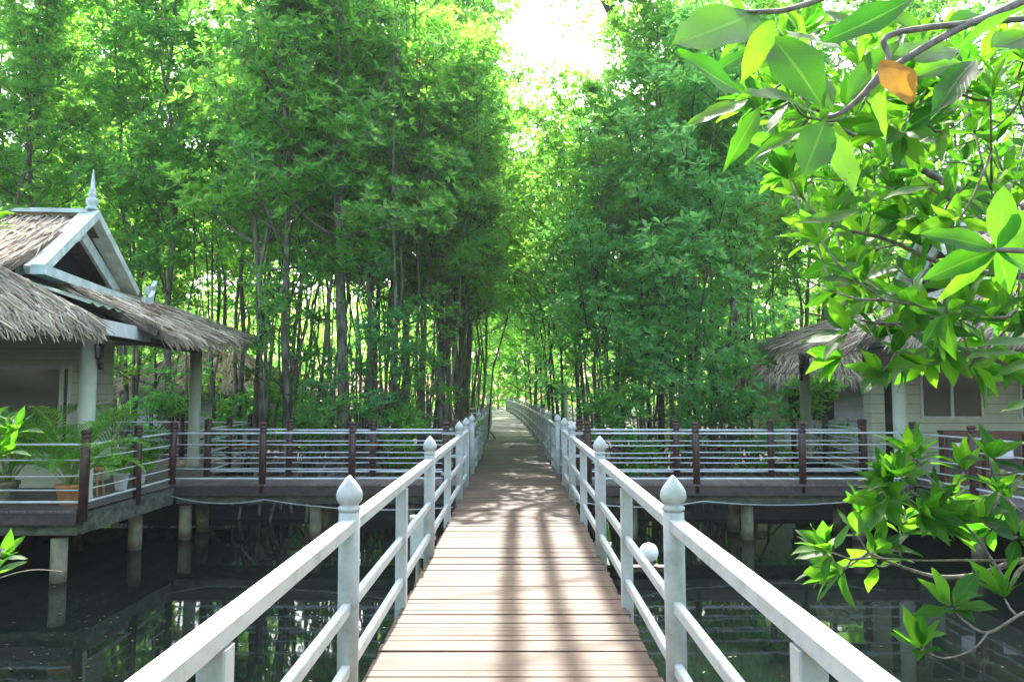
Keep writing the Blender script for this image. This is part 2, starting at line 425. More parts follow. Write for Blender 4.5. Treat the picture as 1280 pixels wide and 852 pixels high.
white_railing('white railing with pointed bud finials along the near left edge of the bridge', -1, near)
white_railing('white railing with pointed bud finials along the near right edge of the bridge', 1, near)
white_railing('white railing receding along the left edge of the bridge beyond the side boardwalks', -1, farp)
white_railing('white railing receding along the right edge of the bridge beyond the side boardwalks', 1, farp)

# ------------------------------------------------------------------ side boardwalks, brown post railings
def boardwalk(name, label, x0, x1, y0, y1, along='x', piles=(), cat='boardwalk', edge=True):
    t = thing(name, label, cat, ((x0+x1)/2, (y0+y1)/2, 0)); off = tuple(t.location)
    m = MB(); r2 = random.Random(int(abs(x0*10)+y0*7))
    if along == 'x':      # boards laid across a walk that runs along x
        x = x0
        while x < x1-.02:
            wd = min(r2.uniform(.11, .14), x1-x); m.box(x, x+wd-.008, y0-r2.uniform(0, .02), y1, -.03, r2.uniform(-.003, .003)); x += wd
    m.build('deck', M_DECK2, t, 1, off)
    for ya, yb in ((y0+.01, y0+.07), (y1-.07, y1-.01)): MB().box(x0, x1, ya, yb, -.20, -.033).build('edge_board', M_BEAM, t, 1, off)
    for ya, yb in ((y0+.12, y0+.34), (y1-.36, y1-.12)): MB().box(x0+.03, x1-.03, ya, yb, -.36, -.034).build('beam', M_CONCD, t, 1, off)
    for (px_, py_) in piles:
        link('pile', pile_me, t, None, (px_-off[0], py_-off[1], -.2))
    return t
boardwalk('boardwalk', 'brown plank boardwalk leading from the bridge to the left thatched hut', -6.1, -.98, 13.78, 15.15, 'x', [(-6.0, 14.15), (-3.62, 14.2), (-1.9, 14.2), (-3.6, 14.9), (-6.0, 14.95)])
boardwalk('boardwalk', 'brown plank boardwalk leading from the bridge to the right thatched hut', 1.08, 7.28, 13.78, 15.15, 'x', [(4.32, 14.15), (6.35, 14.15), (2.2, 14.2), (4.3, 14.95), (6.35, 14.95)])
boardwalk('hut_platform', 'dark plank platform with concrete edge under the left thatched hut', -16, -6.1, 10.75, 19.2, 'x',
          [(x, y) for x in (-6.45, -9, -12) for y in (11.0, 13.2, 16, 18.6)], 'platform')
boardwalk('hut_platform', 'dark plank platform under the right thatched hut and its cabinets', 7.28, 18, 9.0, 20.0, 'x',
          [(x, y) for x in (7.5, 10, 13) for y in (9.6, 12.4, 15.5, 19)], 'platform')
boardwalk('boardwalk', 'distant boardwalk crossing through the trees on the left of the bridge', -16, -1.2, 33.8, 35.2, 'x', [(-4, 34.2), (-8, 34.2), (-12, 34.2)])
boardwalk('boardwalk', 'distant boardwalk crossing through the trees on the right of the bridge', .95, 16, 33.8, 35.2, 'x', [(4, 34.2), (8, 34.2), (12, 34.2)])
# concrete edge under the side of each hut platform
mb = MB().box(-6.13, -6.06, 10.9, 13.76, -.34, -.06); tag(mb.build('concrete_beam', M_CONCD), 'mossy concrete edge beam under the side of the left hut platform', 'beam')
mb = MB().box(7.24, 7.31, 9.2, 13.76, -.34, -.06); tag(mb.build('concrete_beam', M_CONCD), 'mossy concrete edge beam under the side of the right hut platform', 'beam')

bp_prof = [(.064, -.16), (.064, .90), (.054, .915), (.054, .93), (.070, .945), (.070, .965), (.054, .98), (.054, .995), (.070, 1.01), (.070, 1.03), (.054, 1.045), (.054, 1.055), (.070, 1.065), (.070, 1.10), (.05, 1.115)]
bpost_me = MB().lathe(bp_prof, n=14).mesh('post'); bpost_me.materials.append(M_BROWN)
LEV = [(.91, .019), (.70, .011), (.47, .011), (.27, .011), (.10, .019)]
def brown_railing(label, pts, skip=(), group='brown post and pale tube railings', lev=LEV, connect=True, sag=True):
    o = Vector((pts[0][0], pts[0][1], 0))
    t = thing('post_railing', label, 'railing', o, 0, group)
    for k, p in enumerate(pts):
        if k in skip: continue
        q = link('post', bpost_me, t, None, Vector((p[0], p[1], 0))-o)
        q.rotation_euler = (rnd.uniform(-.01, .01), rnd.uniform(-.01, .01), rnd.random()*6)
    for a, b in zip(pts, pts[1:]):
        A = Vector((a[0], a[1], 0))-o; B = Vector((b[0], b[1], 0))-o
        for z, r in lev:
            s = rnd.uniform(0, .014) if r < .015 and sag else 0
            zz = z+rnd.uniform(-.008, .008)
            MB().tube([A.lerp(B, k/6)+Vector((0, 0, zz-s*4*(k/6)*(1-k/6))) for k in range(7)], r, 8).build('rail', M_TUBE, t)
    return t
yF, yB = 13.84, 15.08
brown_railing('brown post railing along the water side of the left boardwalk', [(-1.19, yF), (-2.89, yF), (-4.5, yF), (-6.13, yF)])
brown_railing('brown post railing along the forest side of the left boardwalk', [(-1.1, yB), (-2.74, yB), (-4.39, yB), (-6.0, yB)])
brown_railing('brown post railing along the water side of the right boardwalk', [(1.38, yF), (3.33, yF), (5.24, yF), (7.26, yF)])
brown_railing('brown post railing along the forest side of the right boardwalk', [(1.33, yB), (3.24, yB), (5.1, yB), (6.93, yB)])
brown_railing('brown post railing on the bridge-facing edge of the left hut platform', [(-6.12, 13.7), (-6.08, 12.45), (-6.05, 10.92)], (0, 2))
brown_railing('brown post railing across the near front of the left hut platform by the palm', [(-6.05, 10.85), (-7.75, 10.84), (-9.4, 10.86)])
brown_railing('brown post railing on the bridge-facing edge of the right hut platform', [(7.28, 13.84), (7.4, 12.3), (7.46, 11.0), (7.5, 9.7)], (0,))
brown_railing('brown post railing receding beside the left hut behind its far column', [(-6.05, 15.25), (-6.18, 16.7), (-6.3, 18.4)])
brown_railing('brown post railing receding beside the right hut behind its far column', [(6.98, 15.25), (7.05, 17.2), (7.15, 19.4)])
brown_railing('brown post railing across the back of the left hut platform', [(-6.5, 19), (-8.2, 19), (-10, 19)])
brown_railing('brown post railing across the back of the right hut platform', [(7.3, 19.8), (9.2, 19.8), (11, 19.8)])
for s, nm in ((-1, 'left'), (1, 'right')):
    brown_railing('distant dark post railing on the crossing boardwalk %s of the bridge' % nm, [(s*(1.35+2.4*k), 33.9) for k in range(6)], sag=False)
    brown_railing('farthest dark post railing behind the crossing boardwalk %s of the bridge' % nm, [(s*(1.45+2.4*k), 35.1) for k in range(6)], sag=False)
# short white rail links between the bridge and the boardwalk railings
for s, nm in ((-1, 'left'), (1, 'right')):
    for yw, yb, wh in ((13.6, 13.8, 'near'), (15.6, 15.12, 'far')):
        A = Vector((cx(yw)+s*(OFF+.05), yw, 0)); B = Vector((s*1.27, yb, 0))
        t = thing('rail_link', 'short white rails closing the %s corner of the %s boardwalk entrance' % (wh, nm), 'railing', A)
        for z in (.91, .51, .19): MB().beam(Vector((0, 0, z)), B-A+Vector((0, 0, z)), .035, .05, bev=.004).build('rail', M_WHITE, t)
# cables sagging below the boardwalks
def cable(label, pts, r=.012):
    q = []
    for a, b in zip(pts, pts[1:]):
        for k in range(8):
            t = k/8; p = Vector(a).lerp(Vector(b), t); p.z -= .10*4*t*(1-t); q.append(p)
    q.append(Vector(pts[-1]))
    tag(MB().tube(q, r, 6).build('cable', M_CABLE), label, 'cable')
cable('pale cable sagging under the left boardwalk to the bridge', [(-6.05, 13.6, -.18), (-4.4, 13.66, -.25), (-.95, 12.4, -.20)])
cable('pale cable sagging under the right boardwalk to the bridge', [(1.0, 12.4, -.1), (3.4, 13.66, -.28), (6.6, 13.7, -.22)])

# box and globe lamp outside the railings
t = thing('junction_box', 'cream box on a short post outside the left railing', 'electrical box', (-1.04, 8.6, -.05))
MB().box(-.085, .085, -.06, .06, -.13, .30).build('case', M_BOX, t); MB().box(-.095, .095, -.07, .07, .302, .325).build('lid', M_BOX, t)
MB().tube([(0, 0, -1.6), (0, 0, -.132)], .03, 8).build('stand', M_CONC, t)
p = P(811, 690, 6.6)
t = thing('globe_lamp', 'white globe lamp on a reddish bracket outside the right railing', 'lamp', (p.x, p.y, p.z))
prof = [(.001, -.082)]+[(.082*math.sin(math.pi*k/14), -.082*math.cos(math.pi*k/14)) for k in range(1, 14)]+[(.001, .082)]
MB().lathe(prof, n=24).build('globe', M_MILK, t)
MB().lathe([(.04, -.11), (.045, -.095), (.035, -.07)], n=16).build('collar', M_IRON, t)
MB().box(-.24, .16, -.05, .05, -.15, -.112).build('bracket', M_BROWN, t)
MB().tube([(-.2, 0, -.152), (-.2, .02, -.9)], .02, 8).build('stand', M_IRON, t)

# ------------------------------------------------------------------ thatch
def thatch(a, b, c, d, n, seed, L=.5, wd=.014, lift=.07, fringe=0, flen=.30, u0=0, u1=1):
    """a,b ridge side (left,right), d,c eave side (left,right)"""
    g = np.random.default_rng(seed); a, b, c, d = [np.array(p, dtype=float) for p in (a, b, c, d)]
    tot = n+fringe
    u = g.uniform(u0, u1, tot); v = g.uniform(-.02, .98, tot); v[n:] = g.uniform(.93, 1.0, fringe)
    top = a[None]*(1-u)[:, None]+b[None]*u[:, None]; bot = d[None]*(1-u)[:, None]+c[None]*u[:, None]
    p = top*(1-v)[:, None]+bot*v[:, None]; down = bot-top; down /= np.linalg.norm(down, axis=1)[:, None]
    side = (b-a)+(c-d); side /= np.linalg.norm(side); nor = np.cross(side, down); nor /= np.linalg.norm(nor, axis=1)[:, None]
    if nor[0, 2] < 0: nor = -nor
    lay = np.where(np.mod(v*7+g.uniform(-.2, .2, tot), 1) > .5, 1, .55)
    p = p+nor*(g.uniform(0, lift, tot)*lay)[:, None]
    dr = down+side[None]*g.normal(0, .13, tot)[:, None]+nor*g.normal(.0, .05, tot)[:, None]
    ln = g.uniform(.5, 1.15, tot)*L
    dr[n:] += np.array([0, 0, -1.0])*g.uniform(.5, 1.3, fringe)[:, None]; ln[n:] = g.uniform(.45, 1.1, fringe)*flen
    dr /= np.linalg.norm(dr, axis=1)[:, None]
    s2 = side[None]+nor*g.normal(0, .5, tot)[:, None]; s2 /= np.linalg.norm(s2, axis=1)[:, None]
    w_ = (g.uniform(.6, 1.5, tot)*wd)[:, None]
    q = p+dr*ln[:, None]; q += np.array([0, 0, -1])*(ln*.06)[:, None]
    V = np.stack([p-s2*w_/2, p+s2*w_/2, q+s2*w_*.25, q-s2*w_*.25], 1).reshape(-1, 3)
    Q = np.arange(len(V)).reshape(-1, 4); return V, Q
def join(parts):
    Vs = []; Qs = []; o = 0
    for V, Q in parts: Vs.append(V); Qs.append(Q+o); o += len(V)
    return np.concatenate(Vs), np.concatenate(Qs)
def sl(a, b, c, d, th):
    """slab under a thatch face"""
    a, b, c, d = [Vector(p) for p in (a, b, c, d)]; n = (b-a).cross(d-a).normalized()
    if n.z < 0: n = -n
    return [a, b, c, d], -n*th

FINIAL = [(.10, 0), (.10, .04), (.07, .06), (.09, .10), (.105, .15), (.09, .20), (.055, .23), (.07, .25), (.075, .28), (.05, .31), (.055, .34), (.045, .37), (.038, .39), (.03, .52), (.012, .68), (.003, .74)]
def lantern(parent, loc, arm=None, label=None, mx=1):
    l = MB(); x, y, z = loc
    base = MB().lathe([(.02, .25), (.085, .20), (.075, .19)], (x, y, z), 6, False).lathe([(.05, -.02), (.055, 0), (.04, .01)], (x, y, z), 6, False)
    for k in range(6):
        a = math.pi/3*k; base.beam((x+.05*math.cos(a), y+.05*math.sin(a), z), (x+.075*math.cos(a), y+.075*math.sin(a), z+.2), .008, .008)
    if arm: base.tube([(x, y, z-.02), (x, y, z-.08), ((x+arm[0])/2, (y+arm[1])/2, z-.12), arm], .012, 6); base.lathe([(.045, -.05), (.045, .05)], arm, 8)
    else: base.tube([(x, y, z+.24), (x, y, z+.4)], .008, 6)
    o = base.build('lantern', M_IRON, parent, mx)
    MB().lathe([(.035, .012), (.06, .185)], (x, y, z), 6, False).build('glass', M_GLASS, o, mx)

def hut(label, loc, rz, mx, ga=-.2, ridge=4.58, gb=3.38, missing=True, seed=1, walls='left'):
    t = thing('thatched_hut', label, 'hut', loc, rz, 'thatched huts beside the bridge')
    B = lambda m, nm, mt, par=t, lab=None: m.build(nm, mt, par, mx, None, lab)
    bc = .83; b0 = -1.5; b1 = 3.4          # gablet centre and feet (local y)
    e0 = -2.5; e1 = 6.0; ea = 1.2          # eaves
    zf = 2.55; zn = 2.50; zfar = 2.86
    XL = -9.0
    # thatch faces
    front_up = ((XL, bc, ridge), (ga+.12, bc, ridge), (ga+.12, b0, gb), (XL, b0, gb))
    front_lo = ((XL, b0, gb), (ga, b0, gb), (ea, e0, zf-.02), (XL, e0, zf))
    back_up = ((XL, bc, ridge), (ga+.12, bc, ridge), (ga+.12, b1, gb+.1), (XL, b1, gb+.1))
    sideb = -.45 if missing else b0
    zs = lambda b: zn+(zfar-zn)*(b-e0)/(e1-e0)
    side_lo = ((ga, sideb+.0, gb), (ga, b1+.2, gb+.12), (ea, e1, zfar), (ea, sideb, zs(sideb)))
    back_lo = ((XL, b1, gb+.1), (ga, b1+.2, gb+.12), (ea, e1, zfar), (XL, e1, zfar))
    under = MB()
    for f in (front_up, front_lo, back_up, side_lo, back_lo):
        poly, e = sl(*f, .10); under.prism(poly, e)
    B(under, 'roof_underlay', M_THATCHB)
    parts = [thatch(*front_up, 5200, seed, .5, .020, .06), thatch(*front_lo, 6500, seed+1, .55, .020, .10, 2600, .34),
             thatch(*back_up, 1200, seed+2, .5, .03), thatch(*side_lo, 5200, seed+3, .5, .020, .10, 2400, .36), thatch(*back_lo, 1500, seed+4, .5, .03, .08, 500)]
    # ragged ends
    parts.append(thatch((ga-.2, b0+.1, gb), (ga+.02, b0-.0, gb), (ea+.05, e0, zf), (ea-.25, e0+.1, zf), 900, seed+5, .4, .018, .12, 300, .34))
    V, Q = join(parts); V[:, 0] *= mx
    roof = link('roof', fastmesh('roof', V, Q, M_THATCH), t)
    # ridge cap, gablet boards
    B(MB().beam((XL, bc, ridge+.06), (ga+.12, bc, ridge+.08), .26, .07), 'ridge_cap', M_BARGE, roof)
    gx = ga+.28; bx = ga+.30
    ap = Vector((gx, bc, ridge+.12)); nf = Vector((gx+.10, b0+.42, gb+.06)); ff = Vector((gx, b1-.75, gb+.20))
    def board(p, q, w_, th, nm, out=.0):
        m = MB(); p = Vector(p); q = Vector(q); d = (q-p).normalized(); nrm = Vector((1, 0, 0)); up = nrm.cross(d)
        if up.z < 0: up = -up
        m.beam(p, q, w_, th, up=(1, 0, 0)) if False else m.prism([p, q, q-up*th, p-up*th], (-w_, 0, 0))
        return B(m, nm, M_BARGE, roof)
    board(ap, nf, .28, .13, 'bargeboard'); board(ap, ff, .28, .13, 'bargeboard')
    board(nf+Vector((.02, 0, .02)), Vector((gx+.40, 2.0, gb-.12)), .20, .14, 'base_board')
    B(MB().box(.80, .88, -2.0, .1, 2.44, 2.64), 'fascia', M_FRAME)
    # upturned end ornaments
    for q, s in ((Vector((gx+.40, 1.9, gb-.18)), 1), (Vector((gx, b1-.3, gb+.18)), 1)):
        m = MB(); m.prism([q, q+Vector((0, .34*s, .10)), q+Vector((0, .44*s, .34)), q+Vector((0, .26*s, .20)), q+Vector((0, 0, .17))], (-.08, 0, 0)); B(m, 'ornament', M_BARGE, roof)
    # inner triangle frame and dark attic
    ix = ga+.02; za = ridge-.16
    def tri(p, q, w_, th): 
        m = MB(); p = Vector(p); q = Vector(q); d = (q-p).normalized(); up = Vector((1, 0, 0)).cross(d)
        if up.z < 0: up = -up
        m.prism([p, q, q-up*th, p-up*th], (-w_, 0, 0)); return m
    B(tri((ix, bc, za), (ix, b0+.45, gb+.10), .06, .20), 'gable_frame', M_BARGE, roof)
    B(tri((ix, bc, za), (ix, b1-1.0, gb+.2), .06, .20), 'gable_frame', M_BARGE, roof)
    m = MB(); m.add([(ix-.5, b0+.3, gb), (ix-.5, b1-.3, gb), (ix-.5, bc, za)], [(0, 1, 2)])
    for k in range(5): m.box(ix-.49, ix-.46, b0+.75+k*.42, b1-.75-k*.42, gb+.1+k*.18, gb+.24+k*.18)
    B(m, 'attic_boards', M_DARKIN, roof)
    B(MB().lathe([(r*.95, z*.95+ridge+.12) for r, z in FINIAL], (gx-.12, bc, 0), 14), 'finial', M_BARGE, roof)
    # where thatch is missing: green corrugated sheet, beam
    if missing:
        m = MB(); nseg = 26; vs = []
        for k in range(nseg+1):
            b = b0+(.75-b0)*k/nseg; dz = .025*math.sin(k*1.6)
            vs += [(ga+.05, b, gb-.12+dz), (ea-.55, b, zn+.36+dz)]
        m.add(vs, [(2*k, 2*k+1, 2*k+3, 2*k+2) for k in range(nseg)], True); B(m, 'roof_sheet', M_GREENSHEET, roof)
    B(MB().box(.02, .12, -1.6, 5.6, 2.66, 2.86), 'fascia', M_FRAME); B(MB().box(XL, .0, -1.9, -1.8, 2.50, 2.70), 'fascia', M_FRAME)
    m = MB()
    for k in range(9): m.beam((ga, b0+.6+k*.6, 3.02), (ea-.45, b0+.5+k*.66, 2.58+.03*k), .06, .08)
    m.box(-.08, .08, -.2, 5.4, 2.52, 2.655); B(m, 'rafter', M_BEAM)
    # ceiling hides the attic from below
    B(MB().box(XL, -.1, -1.7, 5.5, 2.70, 2.73), 'ceiling', M_BEAM)
    for bb in (0, 5.2): B(MB().lathe([(.135, 0), (.135, .06), (.125, .08), (.125, 2.66)], (0, bb, 0), 18), 'column', M_CREAM)
    return t, B

# left hut
hl, BL = hut('thatched hut left of the bridge with spired gable, green column and potted palm', (-6.58, 11.8, 0), R(5.3), 1, ga=-.56, seed=11)
wx = -.85
m = MB().box(-9, wx, 1.6, 1.7, 0, .55).box(-9, wx, 1.6, 1.7, 2.12, 2.69).box(wx-.12, wx, 1.6, 1.7, .55, 2.12).box(wx-.08, wx, 1.7, 2.9, 0, 2.69)
m.box(-9, wx, 2.9, 3.0, 0, 2.69)
BL(m, 'wall', M_SIDING)
wn = BL(MB().box(-3.6, wx-.12, 1.56, 1.64, 2.06, 2.12).box(-3.6, wx-.12, 1.56, 1.64, .55, .60).box(-2.28, -2.20, 1.56, 1.64, .60, 2.06).box(-1.16, -1.09, 1.56, 1.64, .60, 2.06).box(wx-.17, wx-.12, 1.56, 1.64, .60, 2.06).box(-3.6, -3.52, 1.56, 1.64, .6, 2.06), 'window', M_FRAME)
BL(MB().box(-3.52, wx-.17, 1.605, 1.625, .60, 2.06), 'pane', M_GLASS, wn)
wn = BL(MB().box(-6.4, -3.75, 1.56, 1.64, 2.06, 2.12).box(-6.4, -3.75, 1.56, 1.64, .55, .60).box(-5.1, -5.02, 1.56, 1.64, .60, 2.06), 'window', M_FRAME)
BL(MB().box(-6.4, -3.75, 1.605, 1.625, .60, 2.06), 'pane', M_GLASS, wn)
lantern(hl, (.16, -.02, 2.18), (.13, 0.12, 2.05))

# right hut (mirrored)
hr, BR = hut('thatched hut right of the bridge, siding wall behind cabinets, half hidden by leaves', (7.27, 14.3, 0), R(-2.5), -1, ga=-1.25, ridge=4.9, gb=3.55, missing=False, seed=31)
WY = 1.6
def rb(x0, x1, z0, z1, y0=WY, y1=WY+.1): return (-x1, -x0, y0, y1, z0, z1)     # x measured away from the bridge
m = MB()
# wall with openings: door .45-.75, windows 1.15-2.35 and 3.1-4.3
for a in (rb(.15, .42, 0, 2.69), rb(.42, .86, 2.15, 2.69), rb(.86, 1.15, 0, 2.69), rb(1.15, 2.42, 0, 1.1), rb(1.15, 2.42, 2.1, 2.69), rb(2.42, 3.15, 0, 2.69), rb(3.15, 4.4, 0, 1.1), rb(3.15, 4.4, 2.1, 2.69), rb(4.4, 8, 0, 2.69)):
    m.box(*a)
m.box(-.25, -.15, WY+.1, WY+.4, 0, 2.69)
BR(m, 'wall', M_SIDING)
for x0, x1 in ((1.15, 2.42), (3.15, 4.4)):
    xm = (x0+x1)/2
    fr = MB()
    for a in (rb(x0, x1, 1.1, 1.15, WY-.03, WY+.05), rb(x0, x1, 2.05, 2.1, WY-.03, WY+.05), rb(x0, x0+.05, 1.15, 2.05, WY-.03, WY+.05), rb(x1-.05, x1, 1.15, 2.05, WY-.03, WY+.05), rb(xm-.03, xm+.03, 1.15, 2.05, WY-.03, WY+.05)): fr.box(*a)
    wn = BR(fr, 'window', M_FRAME); BR(MB().box(*rb(x0+.05, x1-.05, 1.15, 2.05, WY+.0, WY+.02)), 'pane', M_GLASS, wn)
BR(MB().box(*rb(.42, .86, 0, 2.15, WY+.03, WY+.07)), 'door', M_DARKIN)
lantern(hr, (.16, 4.9, 2.1), (.12, 5.1, 2.0), mx=-1)

# cabinets on the right platform
for k in range(5):
    x = 7.95+.62*k; y = 13.5-.16*k
    t = thing('wooden_cabinet', 'reddish wooden cabinet with pale panel, %s from the left beside the right hut' % ['first', 'second', 'third', 'fourth', 'fifth'][k], 'cabinet', (x, y, 0), R(-14), 'cabinets in a row by the right hut')
    m = MB().box(-.29, .29, .02, .34, .0, .92); m.build('body', M_CAB, t)
    MB().box(-.305, .305, -.02, .36, .922, .96).build('top', M_CAB, t)
    d = MB().box(-.25, .25, -.005, .018, .12, .86).build('door', M_BEAM, t)
    MB().box(-.14, .14, -.014, -.007, .50, .76).build('panel', M_PAPER, d)

# ------------------------------------------------------------------ distant houses
def house(label, x0, x1, y0, y1, zw, zr, seed, siding, wins, face='front'):
    cxm = (x0+x1)/2; cy_ = (y0+y1)/2
    t = thing('thatched_house', label, 'house', (cxm, cy_, 0), 0, 'houses behind the trees'); off = (cxm, cy_, 0)
    m = MB().box(x0, x1, y0, y1, -.1, zw); m.build('wall', siding, t, 1, off)
    MB().box(x0-.3, x1+.3, y0-1.2, y1, -.25, -.104).build('platform', M_CONC, t, 1, off)
    for (a, b, c, d) in wins:
        wn = MB().box(a-.05, b+.05, y0-.05, y0-.01, c-.05, d+.05).build('window', M_FRAME, t, 1, off)
        MB().box(a, (a+b)/2-.03, y0-.056, y0-.052, c, d).box((a+b)/2+.03, b, y0-.056, y0-.052, c, d).build('pane', M_GLASS, wn, 1, off)
    o = .9; ry = cy_
    A = [(x0-o, y0-o, zw-.2), (x1+o, y0-o, zw-.2), (x1+o, y1+o, zw-.2), (x0-o, y1+o, zw-.2)]
    rg = [(x0+1.2, ry, zr), (x1-1.2, ry, zr)]
    um = MB()
    um.add(A+rg, [(0, 1, 5, 4), (1, 2, 5), (2, 3, 4, 5), (3, 0, 4), (3, 2, 1, 0)])
    um.build('roof_underlay', M_THATCHB, t, 1, off)
    V, Q = join([thatch(rg[0], rg[1], A[1], A[0], 2600, seed, .5, .035, .1, 900, .4), thatch(rg[1], rg[1], A[2], A[1], 1200, seed+1, .5, .035, .1, 400, .4), thatch(rg[0], rg[0], A[0], A[3], 1200, seed+2, .5, .035, .1, 400, .4)])
    V = V-np.array(off); link('roof', fastmesh('roof', V, Q, M_THATCH), t)
    MB().beam((rg[0][0], ry, zr+.08), (rg[1][0], ry, zr+.08), .3, .08).build('ridge_cap', M_BARGE, t, 1, off)
house('low thatched house with pale wall behind the left trunks, right of the left hut', -12.4, -8.6, 25, 29, 1.95, 3.1, 51, M_SIDINGW, [(-11.6, -10.4, .7, 1.8), (-9.6, -8.5, .7, 1.8)])
house('white sided house with dark window behind the right boardwalk', 8.4, 13.5, 23.5, 27, 2.2, 3.6, 61, M_SIDINGW, [(8.5, 9.9, .75, 1.75), (11, 12, .75, 1.75)])
house('small thatched house deep in the trees on the left, partly hidden by trunks', -9.2, -7.0, 38, 41, 1.8, 2.7, 71, M_SIDINGW, [(-6.8, -5.6, .6, 1.6)])
# white lamp column far right of the bridge
t = thing('lamp_post', 'thin white post standing by the distant right boardwalk', 'post', (2.35, 33.4, 0))
MB().lathe([(.11, -2.4), (.11, 1.85)], n=12).build('pole', M_WHITE, t); MB().lathe([(.14, 1.852), (.16, 1.9), (.05, 2.0)], n=12).build('cap', M_WHITE, t)

# ------------------------------------------------------------------ leaves and trees
def rosettes(Pn, Ax, g, nl, L, wr=.43, spread=(35, 85), var=.25):
    n = len(Pn); tot = n*nl
    Pn = np.repeat(Pn, nl, 0); Ax = np.repeat(Ax, nl, 0); Ax = Ax/np.linalg.norm(Ax, axis=1)[:, None]
    ref = g.normal(size=(n, 3)); ref = np.repeat(ref, nl, 0)
    e1 = np.cross(Ax, ref); e1 /= np.linalg.norm(e1, axis=1)[:, None]; e2 = np.cross(Ax, e1)
    az = np.tile(np.arange(nl)*2.4, n)+g.normal(0, .25, tot)
    el = np.radians(g.uniform(spread[0], spread[1], tot))
    d = Ax*np.cos(el)[:, None]+(e1*np.cos(az)[:, None]+e2*np.sin(az)[:, None])*np.sin(el)[:, None]
    s = np.cross(d, Ax)+g.normal(0, .18, (tot, 3)); s /= np.linalg.norm(s, axis=1)[:, None]; nn = np.cross(s, d)
    ln = (L*(1+g.uniform(-var, var, tot)))[:, None]; w_ = ln*wr/2
    base = Pn+d*ln*.12
    droop = np.array([0, 0, -1.])*ln*g.uniform(.0, .14, tot)[:, None]
    fold = nn*w_*.35
    v0 = base; v1 = base+d*ln*.34+s*w_*.85+fold; v2 = base+d*ln*.70+s*w_*.80+fold+droop*.5; v3 = base+d*ln+droop
    v4 = base+d*ln*.70-s*w_*.80+fold+droop*.5; v5 = base+d*ln*.34-s*w_*.85+fold
    V = np.stack([v0, v1, v2, v3, v4, v5], 1).reshape(-1, 3)
    i = np.arange(tot)*6
    Q = np.concatenate([np.stack([i, i+1, i+2, i+3], 1), np.stack([i, i+3, i+4, i+5], 1)])
    return V, Q

def tree_variant(seed, H, cb, spread, nbr, ros, L=.15, r0=.10, lean=.5, lm=M_LEAF, bark=M_BARK, roots=10, nl=7, stems=1):
    r = random.Random(seed); g = np.random.default_rng(seed)
    mb = MB(); tips = []; axs = []
    for st in range(stems):
        a0 = r.uniform(0, 6.28); le = lean*r.uniform(.3, 1); wob = [Vector((r.uniform(-1, 1), r.uniform(-1, 1), 0))*.16 for _ in range(9)]
        h = H*(1 if st == 0 else r.uniform(.7, .95)); sx = Vector((math.cos(a0), math.sin(a0), 0))
        rr = r0*(1 if st == 0 else .75)
        pts = [Vector((0, 0, -1.3))+sx*.12*(st > 0)]+[sx*(le*(k/8)**1.4*(1+.5*(st > 0))+.1*(st > 0))+wob[k]*min(1, k/3)+Vector((0, 0, -.3+(h+.3)*k/8)) for k in range(9)]
        rad = [rr*1.15]+[rr*(1-.86*(k/8)**.9) for k in range(9)]
        mb.tube(pts, rad, 8)
        def at(z):
            for p, q in zip(pts, pts[1:]):
                if z <= q.z: return p.lerp(q, (z-p.z)/(q.z-p.z)), rr*(1-.86*max(0, z)/h)
            return pts[-1], rr*.14
        nb = nbr//stems
        for i in range(nb):
            z = cb+(h-cb)*((i+r.random())/nb)**.9
            p, pr = at(z); fz = (z-cb)/(h-cb)
            az = i*2.4+r.uniform(-.5, .5); up = r.uniform(.15, .9)+.5*fz
            ln = spread*(1-.55*fz)*r.uniform(.55, 1.1)
            d = Vector((math.cos(az), math.sin(az), up)).normalized()
            q1 = p+d*ln*.5+Vector((0, 0, -.04*ln)); q2 = p+d*ln+Vector((r.uniform(-.15, .15), r.uniform(-.15, .15), .12*ln))
            mb.tube([p, q1, q2], [max(.012, pr*.45), max(.009, pr*.3), .006], 5, False)
            for j in range(r.randint(3, 5)):
                s = .35+.65*(j+r.random())/5; b = p.lerp(q1, s*2) if s < .5 else q1.lerp(q2, s*2-1)
                d2 = (d+Vector((r.uniform(-1, 1), r.uniform(-1, 1), r.uniform(-.3, .9)))*.9).normalized(); l2 = ln*r.uniform(.25, .5)
                e = b+d2*l2; mb.tube([b, e], [.009, .004], 4, False)
                tips.append((b, e))
            tips.append((q1, q2))
    # stilt roots
    for k in range(roots):
        a = r.uniform(0, 6.28); rd = r.uniform(.35, 1.1); z0 = r.uniform(-.4, .7); c, s = math.cos(a), math.sin(a)
        mb.tube([(0, 0, z0), (c*rd*.45, s*rd*.45, z0-.02-.05*rd), (c*rd*.85, s*rd*.85, z0-.55), (c*rd, s*rd, -1.4)], [.035, .03, .026, .022], 5, False)
    # foliage
    pts = []; ax = []
    for i in range(ros):
        b, e = tips[r.randrange(len(tips))]
        t = r.uniform(.35, 1.1) ; p = b.lerp(e, t)+Vector((r.gauss(0, .22), r.gauss(0, .22), r.gauss(0, .09)))
        pts.append(p); d = (e-b).normalized(); ax.append((d.x*.6+r.gauss(0, .25), d.y*.6+r.gauss(0, .25), .75+r.uniform(-.3, .5)))
    V, Q = rosettes(np.array(pts), np.array(ax), g, nl, L)
    tm = mb.mesh('trunk'); tm.materials.append(bark)
    return tm, fastmesh('crown', V, Q, lm)

